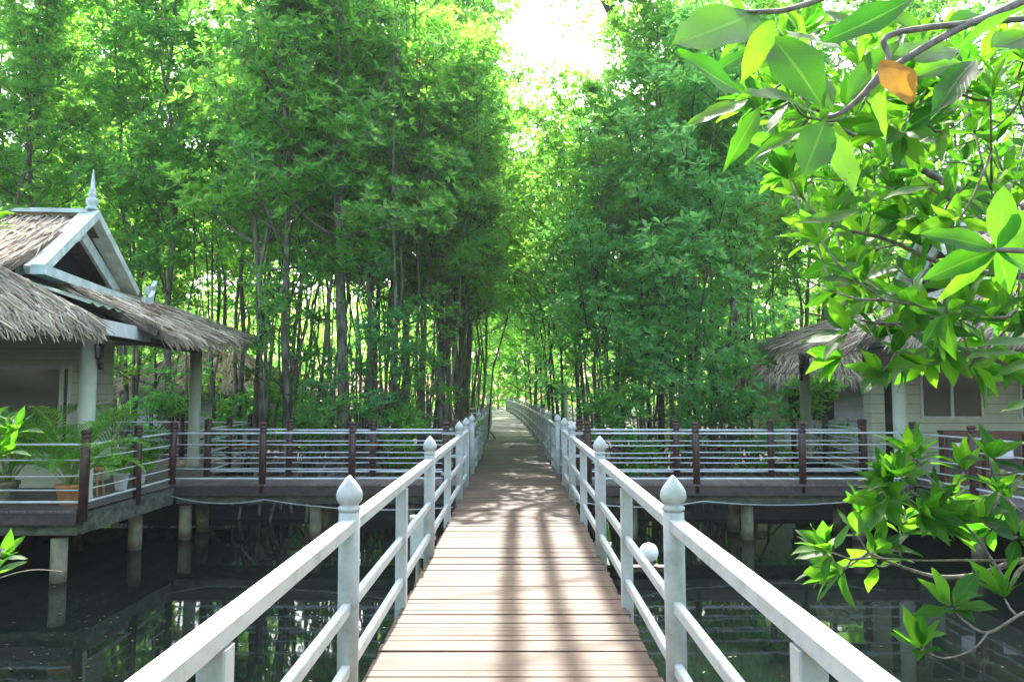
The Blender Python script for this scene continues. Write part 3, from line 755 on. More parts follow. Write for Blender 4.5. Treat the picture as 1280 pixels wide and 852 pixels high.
VT = {}
for k in range(4): VT['tall%d' % k] = tree_variant(100+k, 13.5, 3.5, 2.4, 42, 1500, (.15, .175, .14, .16)[k], (.075, .09, .11, .07)[k], 1.0, stems=(2, 1, 1, 2)[k])
for k in range(3): VT['slim%d' % k] = tree_variant(120+k, 12.5, 4.2, 1.9, 32, 1100, (.17, .135, .15)[k], .05, 1.6, stems=(2, 1, 3)[k], bark=M_BARK if k else M_BARKD)
for k in range(3): VT['low%d' % k] = tree_variant(140+k, 9.5, 1.5, 2.4, 36, 1250, (.18, .145, .16)[k], .06, .8, lm=M_LEAFC, bark=M_BARKD, stems=2)
for k in range(2): VT['mid%d' % k] = tree_variant(160+k, 6.0, .9, 1.8, 22, 430, .145, .05, .6, lm=M_LEAFC if k else M_LEAF, bark=M_BARKD, stems=2)
for k in range(3): VT['arch%d' % k] = tree_variant(170+k, 10.0, 3.9, 3.3, 32, 1200, .155, .065, .5, lm=M_LEAFC if k == 1 else M_LEAF, bark=M_BARKD)
for k in range(2): VT['pole%d' % k] = tree_variant(190+k, 11.5, 6.0, 1.5, 22, 700, .15, .045, .9, stems=2+k)
for k in range(2): VT['bush%d' % k] = tree_variant(180+k, 2.2, .1, .9, 14, 190, .15, .02, .3, lm=M_LEAFC if k else M_LEAF, bark=M_BARKD, stems=3, roots=3)
for k in range(3): VT['far%d' % k] = tree_variant(200+k, 14.5, 1.2, 3.4, 34, 1000, .30, .12, 1.0, bark=M_BARKD, roots=2, nl=6)
def tree(kind, x, y, label, group, sc=1, rz=None, tilt=(0, 0), cat='tree', hs=1):
    t = thing('mangrove_tree' if not kind.startswith('bush') else 'mangrove_shrub', label, cat, (x, y, -.35 if y > 18 else -.5), 0, group)
    t.rotation_euler = (tilt[0], tilt[1], rnd.uniform(0, 6.28) if rz is None else rz); t.scale = (sc, sc, sc*hs)
    tm, cm = VT[kind]; link('trunk', tm, t); link('crown', cm, t)
    return t
# trunks one can tell apart, nearest rows
front = [
 ('tall0', 319, 17.2, 1.25, (0, 0), 'pale mottled trunk rising behind the far column of the left hut'),
 ('tall1', 360, 17.0, 1.15, (0, .02), 'pale crooked trunk just right of the left hut roof'),
 ('slim1', 393, 18.2, 1.1, (0, 0), 'thin trunk between the crooked pale trunk and the thick pale trunk'),
 ('tall2', 432, 17.1, 1.35, (0, .0), 'thickest pale trunk behind the left boardwalk, with leafy low sprays'),
 ('slim2', 492, 17.6, 1.15, (0, .14), 'leaning pale trunk slanting right behind the left boardwalk'),
 ('tall3', 462, 19.2, 1.0, (0, -.02), 'dark trunk just right of the thickest pale trunk on the left'),
 ('slim0', 526, 18.4, 1.0, (0, .03), 'dark straight trunk left of the pair beside the bridge railing'),
 ('slim1', 553, 18.8, .92, (0, .04), 'dark trunk in front of bright foliage near the left railing'),
 ('slim0', 576, 19.6, .88, (0, .10), 'dark trunk leaning right close to the left bridge railing'),
 ('slim2', 603, 27.0, 1.1, (0, .02), 'slim black trunk touching the far left bridge railing'),
 ('tall1', 212, 21.5, 1.3, (0, 0), 'heavy dark trunk seen behind the left hut roof'),
 ('tall3', 168, 23.5, 1.2, (0, 0), 'dark trunk behind the gable of the left hut'),
 ('low0', 858, 17.3, 1.12, (0, .05), 'twin stemmed tree with broad cool green sprays behind the right boardwalk'),
 ('low1', 772, 18.6, 1.05, (0, -.02), 'low leafy tree near the bridge behind the right boardwalk'),
 ('tall0', 842, 19.8, 1.05, (0, .0), 'straight dark trunk in the middle of the right stand'),
 ('slim1', 912, 18.3, 1.1, (0, .12), 'dark trunk leaning right before the right hut eave'),
 ('slim2', 893, 20.8, 1.1, (0, .04), 'slender trunk behind the leaning one left of the right hut'),
 ('low1', 690, 30.5, .95, (0, .0), 'multi stemmed tree with reddish trunks close to the far right railing'),
]
for kind, px, d, sc, tilt, lab in front:
    tree(kind, (px-640)*d/F, d, lab, 'mangrove trees along the boardwalks', sc, None, tilt)
tree('bush0', 2.3, 16.3, 'round green shrub at the water edge behind the right boardwalk near the bridge', 'mangrove shrubs', 1)
tree('bush1', 4.9, 16.7, 'shrub with pale flowers-like leaf tips left of the far column of the right hut'.replace(' flowers-like', ''), 'mangrove shrubs', 1.2)
tree('bush0', -2.4, 16.5, 'small green shrub behind the left boardwalk near the bridge', 'mangrove shrubs', .8)
tree('bush1', -9.3, 20.5, 'low shrub behind the left hut platform', 'mangrove shrubs', 1.1)
tree('bush0', 8.6, 21.5, 'light green shrub in front of the white sided house', 'mangrove shrubs', 1.1)
for kd, px, d, sc, lab in (('mid0', 350, 16.9, .95, 'short leafy mangrove in front of the crooked pale trunk'), ('mid1', 455, 16.8, .8, 'short leafy mangrove beside the thickest pale trunk'),
    ('mid0', 520, 17.4, .7, 'short leafy mangrove by the left end of the boardwalk entrance'), ('mid1', 800, 16.8, .8, 'short cool green mangrove behind the right boardwalk entrance'), ('mid1', 885, 16.9, .6, 'short cool green mangrove leaning over the right boardwalk railing')):
    tree(kd, (px-640)*d/F, d, lab, 'short mangroves by the boardwalks', sc)
r9 = random.Random(99); SH = []
for k in range(16):
    x = r9.choice([-1, 1])*r9.uniform(3.2, 9); y = r9.uniform(17.5, 30)
    if x < -5.8 and y < 20.5 or x > 6.2 and y < 21: y += 5
    SH.append((x/y, x, tree('bush%d' % (k % 2), x, y, 'green undergrowth shrub %s of the bridge, %.0f metres past the boardwalk' % ('left' if x < 0 else 'right', y-15), 'undergrowth shrubs left of the bridge' if x < 0 else 'undergrowth shrubs right of the bridge', r9.uniform(.6, 1))))
ORD = ['first', 'second', 'third', 'fourth', 'fifth', 'sixth', 'seventh', 'eighth', 'ninth', 'tenth', 'eleventh', 'twelfth', 'thirteenth', 'fourteenth']
for sg in (-1, 1):
    for i, q in enumerate(sorted([q for q in SH if q[1]*sg > 0], key=lambda q: q[0])):
        q[2]['label'] = 'green undergrowth shrub %s of the bridge, %s from the left' % ('left' if sg < 0 else 'right', ORD[i])
placed = [((px-640)*d/F, d) for _, px, d, _, _, _ in front]
def blocked(x, y):
    if abs(x-cx(y)) < 1.75: return True
    if y < 16.6 and abs(x) < 7: return True
    if x < -5.6 and y < 20.2 and x > -17: return True
    if x > 6.3 and y < 21 and x < 19: return True
    if 33 < y < 36 and abs(x) < 17: return True
    for (a, b, c, d) in ((-13.8, -6.6, 23.8, 30.2), (7.0, 14.7, 22.2, 28.2), (-10.5, -5.8, 36.8, 42.2)):
        if a < x < b and c < y < d: return True
    return False
RECS = []
KN = {'p': 'thin stemmed mangrove', 't': 'tall mangrove', 's': 'slender mangrove', 'l': 'twin stemmed mangrove', 'm': 'short mangrove', 'f': 'broad mangrove', 'a': 'arching mangrove'}
def where(x, y):
    px = 640+x*F/y
    if x < cx(y):
        return ('behind the left hut roof' if px < 210 else 'right of the left hut' if px < 300 else 'behind the crooked pale trunk' if px < 400
                else 'behind the thickest pale trunk' if px < 480 else 'left of the bridge railing' if px < 560 else 'by the left bridge railing')
    return ('by the right bridge railing' if px < 720 else 'behind the right boardwalk entrance' if px < 800 else 'behind the right boardwalk middle' if px < 890
            else 'by the right hut eave' if px < 1010 else 'behind the right hut')
def depth(y): return 'in the second row' if y < 22 else 'in the third row' if y < 27 else 'before the distant boardwalk' if y < 33.5 else 'past the distant boardwalk' if y < 45 else 'far back'
def add(k, x, y, sc, tilt, rz=None):
    o = tree(k, x, y, '', 'mangroves left of the bridge' if x < cx(y) else 'mangroves right of the bridge', sc, rz, tilt)
    RECS.append((o, k, x, y)); placed.append((x, y))
# crowns closing over the bridge beyond the boardwalks
yy = 18.9; sd_ = 1; na = 0
while yy < 74:
    x = cx(yy)+sd_*rnd.uniform(1.75, 2.3); lim = EYE+.36*yy
    sc = min(rnd.uniform(.95, 1.25), lim/10.0+.02)
    sc = max(.9, sc)
    add('arch%d' % (na % 3), x, yy, sc, (rnd.uniform(-.03, .03), -sd_*rnd.uniform(.02, .09)), rnd.choice([0, 1.6, 3.1, 4.7]) if False else 0)
    sd_ = -sd_; na += 1; yy += rnd.uniform(1.3, 1.9)*(1+yy/60)
for (x, y, k, sc) in ((-1.85, 27, 'tall0', 1.32), (-1.9, 22.2, 'slim2', 1.05), (-1.95, 32, 'tall2', 1.5), (-2.0, 24, 'tall1', 1.15), (-1.95, 29.3, 'tall2', 1.3), (-2.1, 34.2, 'tall0', 1.45), (-2.5, 26.5, 'tall1', 1.12), (-2.9, 31.5, 'tall0', 1.28), (-2.6, 37.5, 'tall3', 1.4), (-4.1, 29, 'tall2', 1.25), (-11.5, 23, 'tall3', 1.2), (-22, 29, 'tall2', 1.4), (-12.5, 32.5, 'tall0', 1.4), (-16, 31.5, 'tall1', 1.45), (-20, 33, 'tall3', 1.4), (-8.3, 23.2, 'tall0', 1.15), (-15.5, 24, 'tall1', 1.2), (-13.9, 22, 'tall2', 1.15), (-17.5, 26.5, 'tall0', 1.3), (-19.5, 24.5, 'tall3', 1.3), (-9.6, 33, 'tall1', 1.3), (6.6, 23, 'tall1', 1.15), (8.2, 29.8, 'tall3', 1.3), (11.5, 29.5, 'tall0', 1.35),
    (6.2, 26.5, 'tall2', 1.1), (14.8, 29.7, 'tall1', 1.4), (17.5, 30, 'tall2', 1.4), (16.5, 24, 'tall3', 1.2), (19.8, 26, 'tall0', 1.3), (6.9, 31.5, 'tall0', 1.3), (10, 31.8, 'slim2', 1.5), (13, 31.5, 'tall2', 1.4)):
    add(k, x, y, sc, (rnd.uniform(-.03, .03), rnd.uniform(-.03, .03)))
cnt = 0
for i in range(9000):
    if cnt >= 84: break
    y = 16.9+(rnd.random()**1.25)*42; hw = 4+y*.80
    x = rnd.uniform(-hw, hw)
    md = .85+.03*(y-17)
    if blocked(x, y) or any((x-a)**2+(y-b)**2 < md*md for a, b in placed): continue
    px = 640+x*F/y
    if y > 45: kinds = ['far0', 'far1', 'far2']
    elif x < 0: kinds = ['tall0', 'tall1', 'tall2', 'tall3', 'slim0', 'slim1', 'slim2', 'tall1', 'mid0']
    else: kinds = ['low0', 'low1', 'low2', 'tall0', 'slim1', 'mid1'] if px < 830 else ['low0', 'low2', 'tall0', 'tall1', 'tall2', 'tall3', 'slim1', 'slim2']
    k = rnd.choice(kinds); sc = rnd.uniform(1.0, 1.25)
    H = {'t': 13.5, 's': 12.5, 'l': 9.5, 'm': 6, 'b': 2, 'f': 14.5}[k[0]]
    if 628 < px < 815:
        lim = EYE+.355*y
        if H*sc > lim: sc = max(.6, lim/H*.97)
    if abs(x-cx(y)) < 3.4:
        lim = 1.19*(y-9.8)
        if H*sc > lim: sc = max(.55, lim/H)
    cnt += 1
    add(k, x, y, sc, (rnd.uniform(-.04, .04), rnd.uniform(-.05, .05)))
cnt = 0
for i in range(3000):
    if cnt >= 46: break
    y = 16.9+rnd.random()*15; x = rnd.uniform(-1.9-y*.40, -1.8) if rnd.random() < .72 else rnd.uniform(1.9, 1.9+y*.35)
    if blocked(x, y) or any((x-a)**2+(y-b)**2 < .3 for a, b in placed): continue
    sc = rnd.uniform(.9, 1.15)
    if abs(x-cx(y)) < 3.4: sc = min(sc, max(.7, 1.19*(y-9.8)/11.5))
    cnt += 1; add('pole%d' % (cnt % 2), x, y, sc, (rnd.uniform(-.06, .06), rnd.uniform(-.10, .10)))
from collections import defaultdict
D = defaultdict(list)
for r_ in RECS: D['%s %s %s' % (KN[r_[1][0]], where(r_[2], r_[3]), depth(r_[3]))].append(r_)
for base, lst in D.items():
    lst.sort(key=lambda q: q[2]/q[3])
    for i, q in enumerate(lst):
        n_ = len(lst)
        tagw = '' if n_ == 1 else (['left one', 'right one'][i] if n_ == 2 else ['leftmost', 'middle', 'rightmost'][i] if n_ == 3 else '%s from left' % ['first', 'second', 'third', 'fourth', 'fifth', 'sixth', 'seventh', 'eighth', 'ninth', 'tenth', 'eleventh', 'twelfth', 'thirteenth', 'fourteenth', 'fifteenth', 'sixteenth', 'seventeenth', 'eighteenth', 'nineteenth', 'twentieth'][min(i, 19)])
        q[0]['label'] = base+((', '+tagw) if tagw else '')
# trees around the far end of the bridge
for (x, y, k, sc, lb) in ((-4.5, 80, 'far0', 1.0, 'left of the end railing'), (0.5, 84, 'far1', .9, 'right of the end railing'), (4, 79, 'far2', .95, 'behind the far right railing'),
    (-9, 82, 'far1', 1.1, 'leftmost of all'), (9, 82, 'far0', 1.1, 'rightmost of all'), (-1.6, 88, 'far2', 1.1, 'straight behind its planks'), (-2.5, 77.5, 'low1', .5, 'low and leafy')):
    tree(k, x, y, 'distant tree closing the far end of the bridge, '+lb, 'trees at the far end', sc)
# trees on the bank behind the viewer (mirrored in the windows and the water)
rb_ = random.Random(3)
for i in range(16):
    x = (-1)**i*(4+i*1.5+rb_.uniform(-.6, .6)); y = -9-rb_.uniform(0, 9)
    tree(['tall0', 'far1', 'tall2', 'low1'][i % 4], x, y, 'tree on the near bank %s of the bridge, %s from the bridge' % ('left' if x < 0 else 'right', ORD[i//2]), 'trees on the near bank', rb_.uniform(.9, 1.15))
# far wood as one mass
g = np.random.default_rng(5); n = 16000
th = g.uniform(-1.05, 1.05, n); rr = g.uniform(68, 100, n); zz = g.uniform(0, 1, n)**.8*g.uniform(10, 15, n)-.8
pp = np.stack([rr*np.sin(th), rr*np.cos(th), zz], 1)
V, Q = rosettes(pp, g.normal(0, .4, (n, 3))+np.array([0, 0, .8]), g, 6, .75)
fw = link('distant_wood', fastmesh('distant_wood', V, Q, M_LEAF)); fw['kind'] = 'stuff'; fw['label'] = 'far green wood behind the mangroves'

# tree whose high limbs reach over the bridge and throw the long shadows on the planks
t = thing('mangrove_tree', 'tall tree whose bare high limbs reach over the bridge and shade the planks', 'tree', (4.6, 23.7, -.5))
m = MB(); o = Vector((4.6, 23.7, -.5))
m.tube([Vector((0, 0, -1)), Vector((.1, .1, 4)), Vector((-.1, .2, 8)), Vector((-.3, .3, 12.5)), Vector((-.2, .5, 15))], [.11, .10, .09, .07, .04], 8)
tipsO = []
for xs, r_, z0 in ((.20, .10, 14.1), (.58, .09, 14.3), (1.02, .095, 14.5)):
    pts = [Vector((4.4, 24.0, 11.5+.5*xs)), Vector((2.9, 24.6, z0+.9)), Vector((xs+.4, 24.3, z0+1.2)), Vector((xs+.03, 22.9, z0+.35)), Vector((xs+.0, 20.6, z0)), Vector((xs-.012, 18.2, z0+.05)), Vector((xs+.01, 15.6, z0-.1)), Vector((xs-.02, 13.6, z0+.1))]
    m.tube([p-o for p in pts], [r_*1.1, r_, r_, r_, r_, r_*.95, r_*.9, .02], 8)
m.tube([Vector((-.5, 17.9, 14.0))-o, Vector((.3, 18.5, 14.3))-o, Vector((1.1, 19.3, 14.6))-o], [.012, .03, .035], 6)
m.tube([Vector((-.1, 16.4, 14.1))-o, Vector((.4, 16.9, 14.3))-o, Vector((1.1, 17.5, 14.6))-o], [.01, .022, .03], 6)
m.build('trunk', M_BARKD, t)
g = np.random.default_rng(77); n = 420
pp = np.stack([g.normal(-.3, 1.3, n), g.normal(.6, 1.2, n), g.normal(14.6, .9, n)], 1)
V, Q = rosettes(pp, g.normal(0, .4, (n, 3))+np.array([0, 0, .8]), g, 7, .17)
link('crown', fastmesh('crown', V, Q, M_LEAF), t)

# ------------------------------------------------------------------ potted palms
def frond(base, az, L, up, g, droop=1.0, nlf=26, ll=.30):
    pts = []; d = Vector((math.cos(az), math.sin(az), 0)); el = up
    p = Vector(base); pts.append(p.copy()); k = 12
    for i in range(k):
        p = p+(d*math.cos(el)+Vector((0, 0, math.sin(el))))*(L/k); el -= droop*.16*(i/k+.25); pts.append(p.copy())
    V = []; 
    for i in range(nlf):
        s = .25+.75*i/nlf; f = s*k; a = int(min(f, k-1)); q = pts[a].lerp(pts[a+1], f-a); tn = (pts[a+1]-pts[a]).normalized()
        sd = tn.cross(Vector((0, 0, 1))).normalized(); upv = sd.cross(tn)
        l = ll*math.sin(math.pi*(.15+.8*(s-.25)/.75))*g.uniform(.85, 1.1)
        for sg in (-1, 1):
            dd = (sd*sg*.8+tn*.75+upv*.35).normalized(); e = q+dd*l+Vector((0, 0, -.18*l)); w_ = tn*.016
            mid = q+dd*l*.5+upv*.01
            V += [q-w_*.6, q+w_*.6, mid+w_, mid-w_, mid-w_, mid+w_, e+w_*.1, e-w_*.1]
    return pts, [tuple(v) for v in V]
def palm(label, loc, H, nf, seed, potr=.17, pm=M_OCHRE, fronds=None):
    t = thing('potted_palm', label, 'potted plant', loc); r = random.Random(seed)
    pot = MB().lathe([(potr*.7, 0), (potr*.74, .02), (potr*.98, .24), (potr*1.08, .25), (potr*1.08, .30), (potr*.95, .30), (potr*.92, .26)], n=20).build('pot', pm, t)
    V = []; st = MB()
    for i in range(nf):
        az, up, L, dr = (fronds[i] if fronds and i < len(fronds) else (r.uniform(0, 6.28), r.uniform(.75, 1.45), H*r.uniform(.6, 1), r.uniform(.7, 1.7)))
        pts, vv = frond((r.uniform(-.05, .05), r.uniform(-.05, .05), .26), az, L, up, r, dr); V += vv
        st.tube(pts, [.012-.0009*k for k in range(len(pts))], 5)
    V = np.array(V); Q = np.arange(len(V)).reshape(-1, 4)
    st.build('stem', simple_stem, t); link('frond', fastmesh('frond', V, Q, M_PALM), t)
simple_stem = simple('palm_stem', (.14, .22, .05), (.32, .36, .10), 8, .5)
palm('large feathery palm in a terracotta pot on the left hut platform', (-6.52, 11.35, 0), 2.1, 20, 3, .2,
     fronds=[(3.05, 1.25, 2.1, 1.5), (3.4, 1.3, 1.7, 1.5), (.1, 1.15, 1.4, 1.5), (.6, 1.35, 1.6, 1.1), (2.7, 1.0, 1.5, 1.2), (.3, .9, 1.2, 1.6), (3.1, .8, 1.2, 1.5), (5.0, 1.1, 1.1, 1.7)])
palm('smaller leafy palm in a dark corner behind the terracotta potted palm', (-7.7, 11.7, 0), 2.3, 15, 9, .17, M_CONC)
palm('low grassy plant in a white pot near the left hut side railing', (-6.62, 13.0, 0), .55, 8, 21, .12, M_PAPER)
palm('low grassy plant in a white pot behind the other, nearest the far column', (-6.75, 13.9, 0), .5, 8, 22, .12, M_PAPER)
t = thing('wooden_stool', 'orange brown wooden stool beside the white pots on the left platform', 'stool', (-6.72, 12.35, 0))
MB().lathe([(.16, .40), (.17, .41), (.17, .44), (.16, .45)], n=18).build('seat', M_OCHRE, t)
for a in range(4): MB().beam((.10*math.cos(a*1.57+.8), .10*math.sin(a*1.57+.8), .398), (.15*math.cos(a*1.57+.8), .15*math.sin(a*1.57+.8), 0), .03, .03).build('leg', M_OCHRE, t)

# ------------------------------------------------------------------ near branches hanging into the view
NS = 8
def bigleaf(base, tip, wr, hint, bend=.08, fold=.18, cut=1.0, rr=None):
    """leaf surface from base to tip; wr width/length; hint = rough face normal"""
    b = np.array(base, float); t = np.array(tip, float); d = t-b; L = np.linalg.norm(d); d = d/L
    h = np.array(hint, float); s = np.cross(d, h); s /= np.linalg.norm(s); nn = np.cross(s, d)
    V = []; U = []
    for i in range(NS+1):
        u = i/NS*cut; w_ = wr*L/2*(math.sin(math.pi*min(1, u*.985+.01)**.88)**1.02)
        if i == 0: w_ = wr*L*.03
        c = b+d*L*u+nn*(bend*L*math.sin(math.pi*u)) 
        for k, a in enumerate((-1, -.55, 0, .55, 1)):
            V.append(c+s*w_*a+nn*(abs(a)**1.3*w_*fold*1.2)); U.append((a, u))
    ph = abs(b[0]*37+b[2]*53)
    for i in range(NS+1):
        for k, a in enumerate((-1, -.55, 0, .55, 1)): V[i*5+k] = V[i*5+k]+nn*(L*.018*abs(a)*math.sin(i*1.5+ph+a*1.3))+s*(L*.012*a*math.sin(i*2.3+ph*2)*math.sin(math.pi*i/NS))
    Q = []
    for i in range(NS):
        for k in range(4): a = i*5+k; Q.append((a, a+1, a+6, a+5))
    return V, Q, U
class Leaves:
    def __init__(s): s.V = []; s.Q = []; s.U = []
    def add(s, *a, **k):
        V, Q, U = bigleaf(*a, **k); o = len(s.V); s.V += V; s.U += U; s.Q += [tuple(i+o for i in q) for q in Q]
    def build(s, name, m, parent, off):
        V = np.array(s.V)-np.array(off); me = fastmesh(name, V, np.array(s.Q), m, True, np.array(s.U)); return link(name, me, parent)
r3 = random.Random(42)
def rosette_big(L, c, ax, n, ln, wr=.38, el=(30, 85), fr=r3):
    ax = Vector(ax).normalized(); e1 = ax.cross(Vector((fr.gauss(0, 1), fr.gauss(0, 1), fr.gauss(0, 1)))).normalized(); e2 = ax.cross(e1)
    for k in range(n):
        az = k*2.4+fr.uniform(-.3, .3); e = R(fr.uniform(*el))*(.5+.5*k/n) if k < 3 else R(fr.uniform(*el))
        d = ax*math.cos(e)+(e1*math.cos(az)+e2*math.sin(az))*math.sin(e)
        l = ln*fr.uniform(.7, 1.12); b = c+d*.012
        L.add(b, b+d*l+Vector((0, 0, -.10*l)), wr*fr.uniform(.85, 1.15), ax+Vector((0, 0, .3)), bend=fr.uniform(-.02, .12), fold=fr.uniform(.05, .35))

tr = Vector((3.0, 1.6, -1.2))
T = thing('mangrove_tree', 'overhanging mangrove at the right, its big glossy leaves hanging over the railing', 'tree', tr)
twm = MB(); LV = Leaves()
def twig(pts, r0_, r1_):
    n = len(pts); q = []
    for i in range(n-1):
        for k in range(5):
            t_ = k/5; p0 = pts[max(i-1, 0)]; p1 = pts[i]; p2 = pts[i+1]; p3 = pts[min(i+2, n-1)]
            q.append(.5*((2*p1)+(p2-p0)*t_+(2*p0-5*p1+4*p2-p3)*t_**2+(3*p1-p0-3*p2+p3)*t_**3))
    q.append(pts[-1]); m_ = len(q)
    twm.tube([p-tr for p in q], [r0_+(r1_-r0_)*k/(m_-1) for k in range(m_)], 7); return q
twm.tube([Vector((0, 0, -.6)), Vector((.05, .05, 1.5)), Vector((-.05, .1, 3)), Vector((-.1, .1, 5.5)), Vector((0, 0, 7.5))], [.10, .09, .08, .06, .03], 10)
limbs = []
limbs.append(twig([Vector((2.95, 1.7, 3.2)), Vector((1.6, 1.5, 2.75)), P(1290, -5, 1.3), P(1200, 35, 1.25), P(1120, 82, 1.2), P(1062, 134, 1.15), P(1036, 147, 1.13)], .0105, .003))
limbs.append(twig([P(1330, 20, 1.35), P(1125, 40, 1.2), P(1110, 75, 1.18), P(1078, 118, 1.16), P(1050, 141, 1.14)], .006, .003))
limbs.append(twig([P(1180, -60, 1.4), P(1010, 5, 1.25), P(950, 15, 1.2), P(925, 14, 1.2)], .006, .003))
limbs.append(twig([Vector((2.95, 1.7, 2.2)), P(1420, 300, 2.6), P(1290, 262, 2.7), P(1220, 248, 2.75), P(1140, 205, 2.7), P(1060, 165, 2.7), P(1000, 120, 2.6)], .028, .004))
limbs.append(twig([Vector((2.95, 1.7, 1.9)), P(1400, 390, 2.7), P(1290, 400, 2.8), P(1200, 392, 2.8), P(1120, 405, 2.75), P(1075, 400, 2.7)], .022, .004))
limbs.append(twig([Vector((2.95, 1.7, 1.9)), P(1400, 330, 2.4), P(1280, 345, 2.5), P(1180, 330, 2.6), P(1110, 300, 2.6), P(1045, 285, 2.6)], .018, .004))
limbs.append(twig([Vector((2.95, 1.7, 1.0)), P(1400, 620, 2.5), P(1310, 690, 2.6), P(1268, 702, 2.65), P(1220, 718, 2.7), P(1170, 720, 2.75), P(1125, 707, 2.75), P(1085, 690, 2.75)], .016, .004))
limbs.append(twig([P(1310, 690, 2.6), P(1275, 712, 2.6), P(1262, 730, 2.6), P(1240, 700, 2.62), P(1215, 665, 2.65), P(1180, 640, 2.7), P(1135, 612, 2.7)], .008, .0035))
limbs.append(twig([P(1270, 700, 2.6), P(1200, 700, 2.65), P(1150, 700, 2.7), P(1092, 697, 2.7)], .005, .003))
limbs.append(twig([P(1400, 600, 2.5), P(1300, 640, 2.6), P(1260, 660, 2.6), P(1210, 640, 2.6), P(1150, 585, 2.6)], .010, .003))
limbs.append(twig([P(1310, 760, 2.2), P(1280, 765, 2.2), P(1235, 790, 2.25), P(1205, 775, 2.3), P(1192, 762, 2.3)], .005, .0025))
limbs.append(twig([P(1235, 790, 2.25), P(1215, 812, 2.25), P(1180, 822, 2.3), P(1155, 812, 2.3)], .003, .002))
limbs.append(twig([P(1310, 560, 2.4), P(1270, 590, 2.45), P(1235, 592, 2.5)], .006, .003))
# the big leaves at the top right
BL_ = [((946,16),(838,57),.36,1.2,1.05), ((967,22),(926,106),.34,1.2,1.2), ((928,117),(847,62),.38,1.2,1.1), ((967,48),(1030,137),.44,1.22,1.12),
 ((1023,145),(928,115),.38,1.14,1.05), ((1032,151),(1003,222),.42,1.13,1.05), ((1045,153),(1068,246),.44,1.13,1.08), ((1020,157),(931,206),.30,1.14,1.2),
 ((935,125),(857,157),.28,1.25,1.2), ((950,135),(903,217),.22,1.3,1.25), ((1090,86),(1107,170),.38,1.2,1.25), ((1028,52),(1152,-8),.46,1.0,.95),
 ((1118,70),(1200,62),.34,1.2,1.3), ((1219,75),(1163,150),.26,1.3,1.2), ((1222,68),(1262,113),.5,1.3,1.35), ((1195,62),(1300,0),.36,1.1,1.0),
 ((1050,60),(975,35),.36,1.2,1.3), ((1058,128),(1130,45),.28,1.22,1.3), ((1040,140),(985,60),.3,1.18,1.3), ((1100,40),(1020,10),.4,1.25,1.3), ((1150,50),(1105,8),.4,1.25,1.3),
 ((1230,20),(1170,50),.34,1.3,1.25), ((1240,60),(1290,40),.5,1.3,1.35), ((1000,20),(1010,75),.34,1.28,1.3), ((1060,20),(1075,80),.34,1.3,1.3), ((960,10),(1000,-25),.36,1.2,1.2),
 ((1079,262),(990,278),.26,1.7,1.7), ((1097,250),(1172,234),.26,1.7,1.65), ((1135,100),(1205,80),.34,1.35,1.4), ((1160,110),(1215,140),.3,1.4,1.4), ((950,60),(880,100),.3,1.35,1.35), ((930,15),(905,-20),.3,1.2,1.2)]
for b, t_, wr, db, dt in BL_:
    LV.add(P(*b, db), P(*t_, dt), wr*.92, (r3.uniform(-.35, .35), -.75, r3.uniform(.25, .8)), bend=r3.uniform(-.05, .08), fold=r3.uniform(.05, .3))
# dark cluster low at the right edge of the top spray
c = (1246, 312)
limbs.append(twig([P(1340, 305, 1.25), P(1290, 313, 1.2), P(1246, 312, 1.2)], .007, .004))
for t_, wr, cut in (((1148,292), .42, 1), ((1255,232), .5, 1), ((1150,352), .36, .95), ((1262,368), .5, 1), ((1310,262), .5, 1), ((1170,378), .2, 1), ((1300,345), .5, 1)):
    LV.add(P(*c, 1.2), P(*t_, 1.22), wr, (r3.uniform(-.2, .2), -.8, .45), bend=.03, fold=.15, cut=cut)
for t_, c2 in (((1222,433), (1300,428)), ((1208,447), (1275,440)), ((1244,470), (1300,450)), ((1250,515), (1300,500))):
    LV.add(P(*c2, 1.7), P(*t_, 1.7), .28, (.1, -.5, .8), bend=.05, fold=.15)
V_, = [0],
# mid-distance sprays: rosettes joined by twigs to the nearest limb
ros = [(1080,300),(1058,330),(1130,300),(1092,388),(1150,378),(1062,415),(1120,440),(1160,450),(1200,400),(1240,385),(1232,430),(1105,462),(1180,425),(1140,350),
       (1072,372),(1055,445),(1210,350),(1262,360),(1165,410),(1130,410),(1095,425),(1215,455),(1255,455)]
low = [(1040,690),(1072,668),(1108,625),(1132,602),(1150,640),(1092,690),(1165,655),(1205,590),(1262,625),(1238,575),(1190,760),(1152,812),(1256,748),(1272,672),(1055,712),(1125,655),(1240,660),(1118,600),(1145,575)]
up = []
def nearest(p):
    best = None
    for q in limbs:
        for s in q:
            d = (s-p).length
            if best is None or d < best[0]: best = (d, s)
    return best[1]
def inpoly(x, y):
    # the corner covered by the overhanging sprays
    edge = 905+max(0, (y-40))*.42 if y < 340 else 1035
    return x > edge
low += [(x+r3.gauss(0, 16), y+r3.gauss(0, 14)) for x, y in low[:9]+low[14:]]
while len(up) < 230:
    x = r3.uniform(900, 1300); y = r3.uniform(40, 470)
    if inpoly(x, y) and y < 400 and not (1085 < x < 1200 and 285 < y < 370): up.append((x, y))
up.sort(key=lambda q: -q[0]+abs(q[1]-250)*.3)
